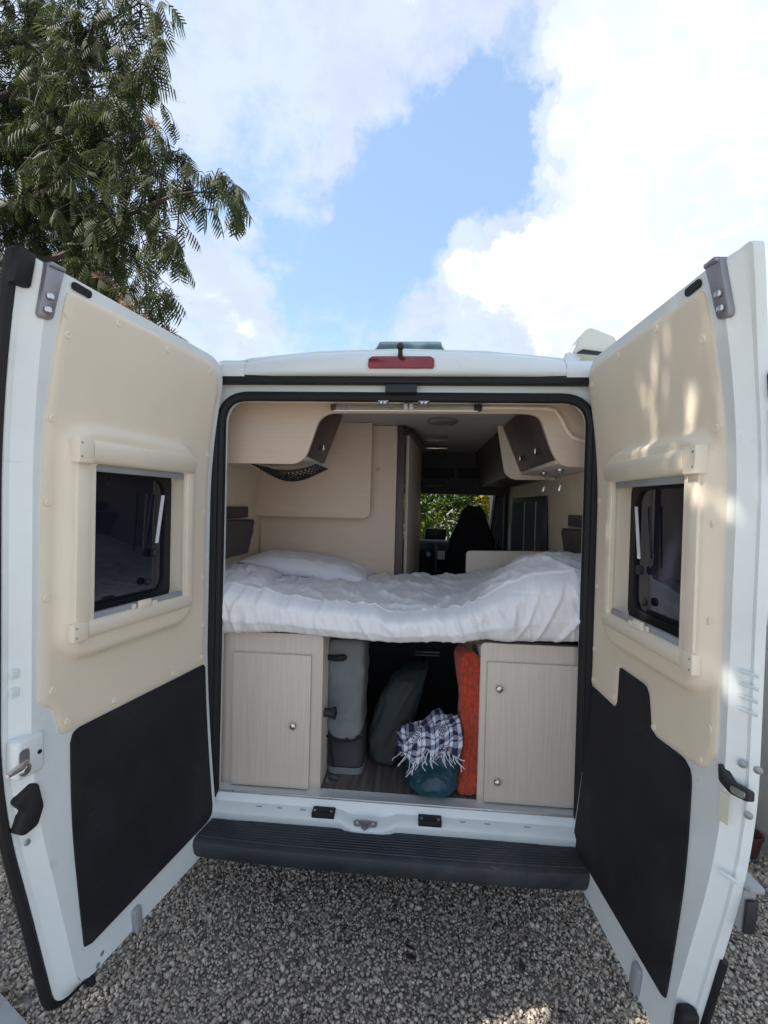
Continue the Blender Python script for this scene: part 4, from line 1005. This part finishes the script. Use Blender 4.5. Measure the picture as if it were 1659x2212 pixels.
CL = [(-3.22,1.70,5.61,0.42),(-2.40,1.36,5.22,0.31),(-1.92,1.19,5.14,0.13),(-3.21,1.69,5.08,0.46),(-2.39,1.35,4.78,0.34),(-1.89,1.19,4.61,0.18),(-3.32,1.78,4.62,0.47),(-2.52,1.44,4.38,0.37),(-1.95,1.18,4.26,0.24),(-1.63,1.10,4.08,0.13),(-3.35,1.87,4.18,0.48),(-2.44,1.44,3.96,0.37),(-1.86,1.18,3.88,0.21),(-1.47,1.01,3.81,0.13),(-1.24,0.98,3.75,0.09),(-1.10,0.93,3.64,0.07),(-3.34,1.86,3.70,0.36),(-2.57,1.52,3.62,0.29),(-2.07,1.26,3.62,0.20),(-1.70,1.09,3.56,0.13),(-1.53,1.00,3.40,0.07),(-2.64,1.61,3.38,0.18),(-2.19,1.34,3.22,0.14),(-1.75,1.08,3.19,0.08),(-1.58,0.99,3.06,0.05),(-1.88,1.17,3.01,0.07),(-1.65,1.08,2.88,0.06),(-2.29,1.44,3.05,0.14),(-3.66,2.03,3.16,0.25),(-3.91,2.20,2.52,0.26),(-4.07,2.38,1.82,0.28),(-3.21,1.97,3.38,0.25),(-1.71,1.00,4.65,0.06),(-1.73,1.11,4.93,0.05)]
def silk_tree():
    tr = tag(empty('silk_tree', (-4.6, .2, 0)), 'feathery silk tree with pink blossoms leaning over the left door', 'tree')
    # trunk and limbs
    mb = MB(); mb.tube([(-4.6, .2, -.1), (-4.55, .25, .9), (-4.45, .3, 1.9), (-4.3, .35, 2.8)], [.17, .14, .125, .11], 12); build('trunk', mb, 'bark', tr)
    fork = Vector((-4.3, .35, 2.8)); limbs = [[fork, Vector((-3.9, 1.0, 3.5)), Vector((-3.2, 1.6, 4.1)), Vector((-2.5, 1.4, 4.3)), Vector((-1.9, 1.15, 4.35))],
        [fork, Vector((-3.7, .9, 3.3)), Vector((-2.9, 1.5, 3.6)), Vector((-2.1, 1.25, 3.75)), Vector((-1.5, 1.0, 3.75)), Vector((-1.1, .92, 3.68))],
        [fork, Vector((-3.9, 1.3, 3.2)), Vector((-3.0, 1.7, 3.3)), Vector((-2.3, 1.4, 3.2)), Vector((-1.7, 1.08, 3.05))],
        [fork, Vector((-3.9, .8, 3.9)), Vector((-3.2, 1.5, 4.9)), Vector((-2.5, 1.4, 5.2)), Vector((-1.9, 1.15, 5.15))],
        [fork, Vector((-4.0, -.5, 4.1)), Vector((-3.5, -1.4, 5.0)), Vector((-2.9, -2.2, 5.6))], [fork, Vector((-3.9, .0, 4.3)), Vector((-3.2, -.2, 5.3)), Vector((-2.4, -.6, 5.8))],
        [fork, Vector((-4.6, -.9, 3.9)), Vector((-4.6, -2.2, 4.8)), Vector((-4.2, -3.4, 5.2))], [fork, Vector((-4.7, .8, 4.2)), Vector((-5.2, 1.5, 5.2))], [fork, Vector((-4.0, 1.4, 2.9)), Vector((-3.95, 2.1, 2.5)), Vector((-4.05, 2.35, 1.9))]]
    def curve(L):
        out = []
        for i in range(len(L)-1):
            p0 = L[max(0, i-1)]; p1 = L[i]; p2 = L[i+1]; p3 = L[min(len(L)-1, i+2)]
            for k in range(5):
                q = k/5; out.append(.5*((2*p1)+(p2-p0)*q+(2*p0-5*p1+4*p2-p3)*q*q+(3*p1-p0-3*p2+p3)*q**3))
        return out+[L[-1]]
    pts = []
    for L in limbs:
        c = curve(L); n = len(c); mb = MB().tube(c, [.050*(1-i/n)**1.6+.004 for i in range(n)], 8); build('limb', mb, 'bark', tr); pts += c
    # off-view part of the crown that shades the van
    big = []
    for k in range(70):
        tt = random.uniform(3.6, 6.2); base = Vector((random.uniform(-2.3, 1.3), random.uniform(-1.9, .9), random.uniform(.1, 2.2)))
        p_ = base+sdir*tt; dv = p_-CAM
        if dv.dot(fw) > .2 and dv.dot(rt)/dv.dot(fw) > -1.15 and dv.z/dv.dot(fw) < 1.5: continue      # keep the open sky right of the crown free of branches
        big.append((p_.x, p_.y, max(2.9, p_.z), random.uniform(.3, .55)))
    for (bx0, by0, bz0, tt, rr) in ((.95, -.82, 2.36, 4.4, .27), (.94, -.80, 2.20, 5.2, .24), (.60, .30, 1.50, 5.0, .36), (.35, .20, 1.45, 4.5, .34)):  # extra unseen clumps, added to keep sun off the right door tip and bed
        p_ = Vector((bx0, by0, bz0))+sdir*tt; big.append((p_.x, p_.y, p_.z, rr)); big.append((p_.x+.1, p_.y-.15, p_.z+.2, rr))
    hi = leaf_proto(6, 4, .135, .066); mid = leaf_proto(8, 0)
    A = []; Bm = []
    tw = MB()
    for (x, y, z, r) in CL:
        for k in range(int(6+r*r*290)):
            d = RNG.normal(size=3); d /= np.linalg.norm(d); st = np.array((x, y, z))+RNG.normal(0, .3, 3)*r; ln = r*RNG.uniform(.55, 1.15)+.04
            p1 = st+d*ln*.55+np.array((0, 0, .03)); p2 = st+d*ln-np.array((0, 0, ln*.22)); tw.tube([st, p1, p2], [.0045, .003, .0015], 4)
            for m_ in range(int(2+ln*15)):
                q = RNG.uniform(.25, 1.0); b_ = (st*(1-q)**2+p1*2*q*(1-q)+p2*q*q)
                A.append((b_[0], b_[1], b_[2], d*.5+RNG.normal(0, .45, 3)))
    build('fine_twigs', tw, 'bark', tr)['kind'] = 'stuff'
    for (x, y, z, r) in big:
        for k in range(int(r*r*460)):
            d = RNG.normal(size=3); d /= np.linalg.norm(d); q = RNG.uniform(.05, 1)**.5*r
            Bm.append((x+d[0]*q, y+d[1]*q, z+d[2]*q*.8, d))
    # twigs: from each clump to the nearest limb point
    mb = MB()
    for (x, y, z, r) in CL+big:
        c = Vector((x, y, z)); nb = min(pts, key=lambda q: (q-c).length); mid_ = (nb+c)/2+Vector((0, 0, .06))
        if (nb-c).length < .9: mb.tube([nb, mid_, c], [.010, .006, .003], 5)
        for k in range(int(3+r*16)):
            d = RNG.normal(size=3); d /= np.linalg.norm(d); mb.tube([c, c+Vector(d)*r*.5+Vector((0, 0, .02)), c+Vector(d)*r*.95], [.006, .004, .002], 4)
    build('twigs', mb, 'bark', tr)['kind'] = 'stuff'
    Vs = []; Fs = []; off = 0
    for src, proto in ((A, hi), (Bm, mid)):
        pos = np.array([a[:3] for a in src]); dd = np.array([a[3] for a in src])
        dirs = dd*np.array([1, 1, .5])+np.stack([RNG.normal(0, .35, len(src)), RNG.normal(0, .35, len(src)), RNG.uniform(-1.5, -.25, len(src))], 1)
        V, F = scatter(proto, pos, dirs, RNG.normal(0, .6, len(src)), RNG.uniform(.5, 1.15, len(src))*(1 if proto is hi else 1.6))
        Vs.append(V); Fs.append(F+off); off += len(V)
    rawmesh('crown', np.concatenate(Vs), np.concatenate(Fs), 'silk_leaf', tr, (-3, .5, 3), k=4)['kind'] = 'stuff'
    # blossoms: puffs of thin threads, and loose bud heads
    V = []; F = []
    def puff(c, r, n):
        for k in range(n):
            d = RNG.normal(size=3); d[2] = abs(d[2])*.8-.2; d /= np.linalg.norm(d); s_ = np.cross(d, RNG.normal(size=3)); s_ /= np.linalg.norm(s_); o = len(V)
            V.extend([c, c+d*r*.6+s_*r*.05, c+d*r*RNG.uniform(.8, 1.1), c+d*r*.6-s_*r*.05]); F.append((o, o+1, o+2, o+3))
    for (x, y, z) in ((-1.74, 1.06, 2.96), (-1.80, 1.12, 3.02), (-1.95, 1.2, 3.05), (-1.62, 1.02, 2.86), (-1.55, .98, 2.84), (-2.05, 1.25, 3.18), (-2.18, 1.28, 3.30), (-1.85, 1.12, 3.10), (-3.4, 1.8, 3.92), (-3.5, 1.85, 4.0), (-1.72, 1.02, 4.22), (-2.2, 1.2, 3.32), (-2.0, 1.2, 3.12)):
        puff(np.array((x, y, z)), .062, 46)
    rawmesh('blossoms', np.array(V), np.array(F), 'pink_flower', tr, (-2, 1, 3), k=4)['kind'] = 'stuff'
    V = []; F = []
    for (x, y, z, r) in CL:
        if r < .25:
            for k in range(3):
                d = RNG.normal(size=3); d /= np.linalg.norm(d); d[2] = abs(d[2]); c = np.array((x, y, z))+d*(r+.03)
                for m_ in range(9): puff(c+RNG.normal(0, .022, 3), .012, 6)
    rawmesh('bud_heads', np.array(V), np.array(F), 'bud', tr, (-2, 1, 3), k=4)['kind'] = 'stuff'
silk_tree()

def leaf_tree(name, loc, crown, R, n, m, label, leaf=.09, th=1.6, trunk=True, cat='tree', group=None):
    tr = tag(empty(name, loc), label, cat, group); x0, y0, z0 = loc
    if trunk:
        mb = MB().tube([(x0, y0, -.1), (x0+.05, y0, th*.6), (x0-.05, y0+.05, th), (crown[0], crown[1], crown[2])], [.16, .13, .11, .03], 10)
        for k in range(7):
            a = k*.9; mb.tube([(x0, y0, th*(.8+.05*k)), (crown[0]+R[0]*.4*math.cos(a), crown[1]+R[1]*.4*math.sin(a), crown[2]-.1), (crown[0]+R[0]*.8*math.cos(a), crown[1]+R[1]*.8*math.sin(a), crown[2]+R[2]*.3*math.sin(k*2.1))], [.06, .035, .01], 6)
        build('trunk', mb, 'bark', tr)
    nc = 26; cl = []
    for k in range(nc):
        d = RNG.normal(size=3); d /= np.linalg.norm(d); cl.append(np.array(crown)+d*np.array(R)*RNG.uniform(.35, .85))
    cl = np.array(cl); w_ = RNG.integers(0, nc, n); g_ = RNG.normal(size=(n, 3)); g_ /= np.linalg.norm(g_, axis=1, keepdims=True)
    pos = cl[w_]+g_*np.array(R)*.36*(RNG.uniform(.1, 1, n)**.4)[:, None]
    pos[:, 2] = np.maximum(pos[:, 2], .05)
    pr_ = (np.array([(0, 0, 0), (.45, .28, -.03), (1, 0, -.12), (.45, -.28, -.03)])*leaf, np.array([(0, 1, 2, 3)]))
    dirs = g_+np.stack([RNG.normal(0, .6, n), RNG.normal(0, .6, n), RNG.normal(-.3, .5, n)], 1)
    V, F = scatter(pr_, pos, dirs, RNG.uniform(-1, 1, n), RNG.uniform(.7, 1.3, n))
    rawmesh('crown', V, F, m, tr, loc, k=4)['kind'] = 'stuff'
leaf_tree('maple_tree', (1.9, 8.4, 0), (1.9, 8.3, 2.1), (1.5, 1.1, 1.5), 9000, 'yellow_leaf', 'yellow leaved tree seen through the windscreen above the seat', .10)
leaf_tree('lime_tree', (.2, 8.0, 0), (.2, 8.0, 1.9), (1.5, 1.0, 1.5), 9000, 'green_leaf', 'green tree seen through the windscreen left of the seat', .10)
leaf_tree('lime_tree', (3.6, 10.5, 0), (3.6, 10.5, 2.3), (2.2, 1.4, 2.0), 9000, 'green_leaf', 'green tree behind the yellow tree beyond the windscreen', .12)
leaf_tree('hedge_bush', (-3.3, 1.4, 0), (-3.3, 1.4, .85), (1.15, .9, .95), 9000, 'hedge_leaf', 'dark green bush on the gravel behind the left door', .07, trunk=False, cat='bush')
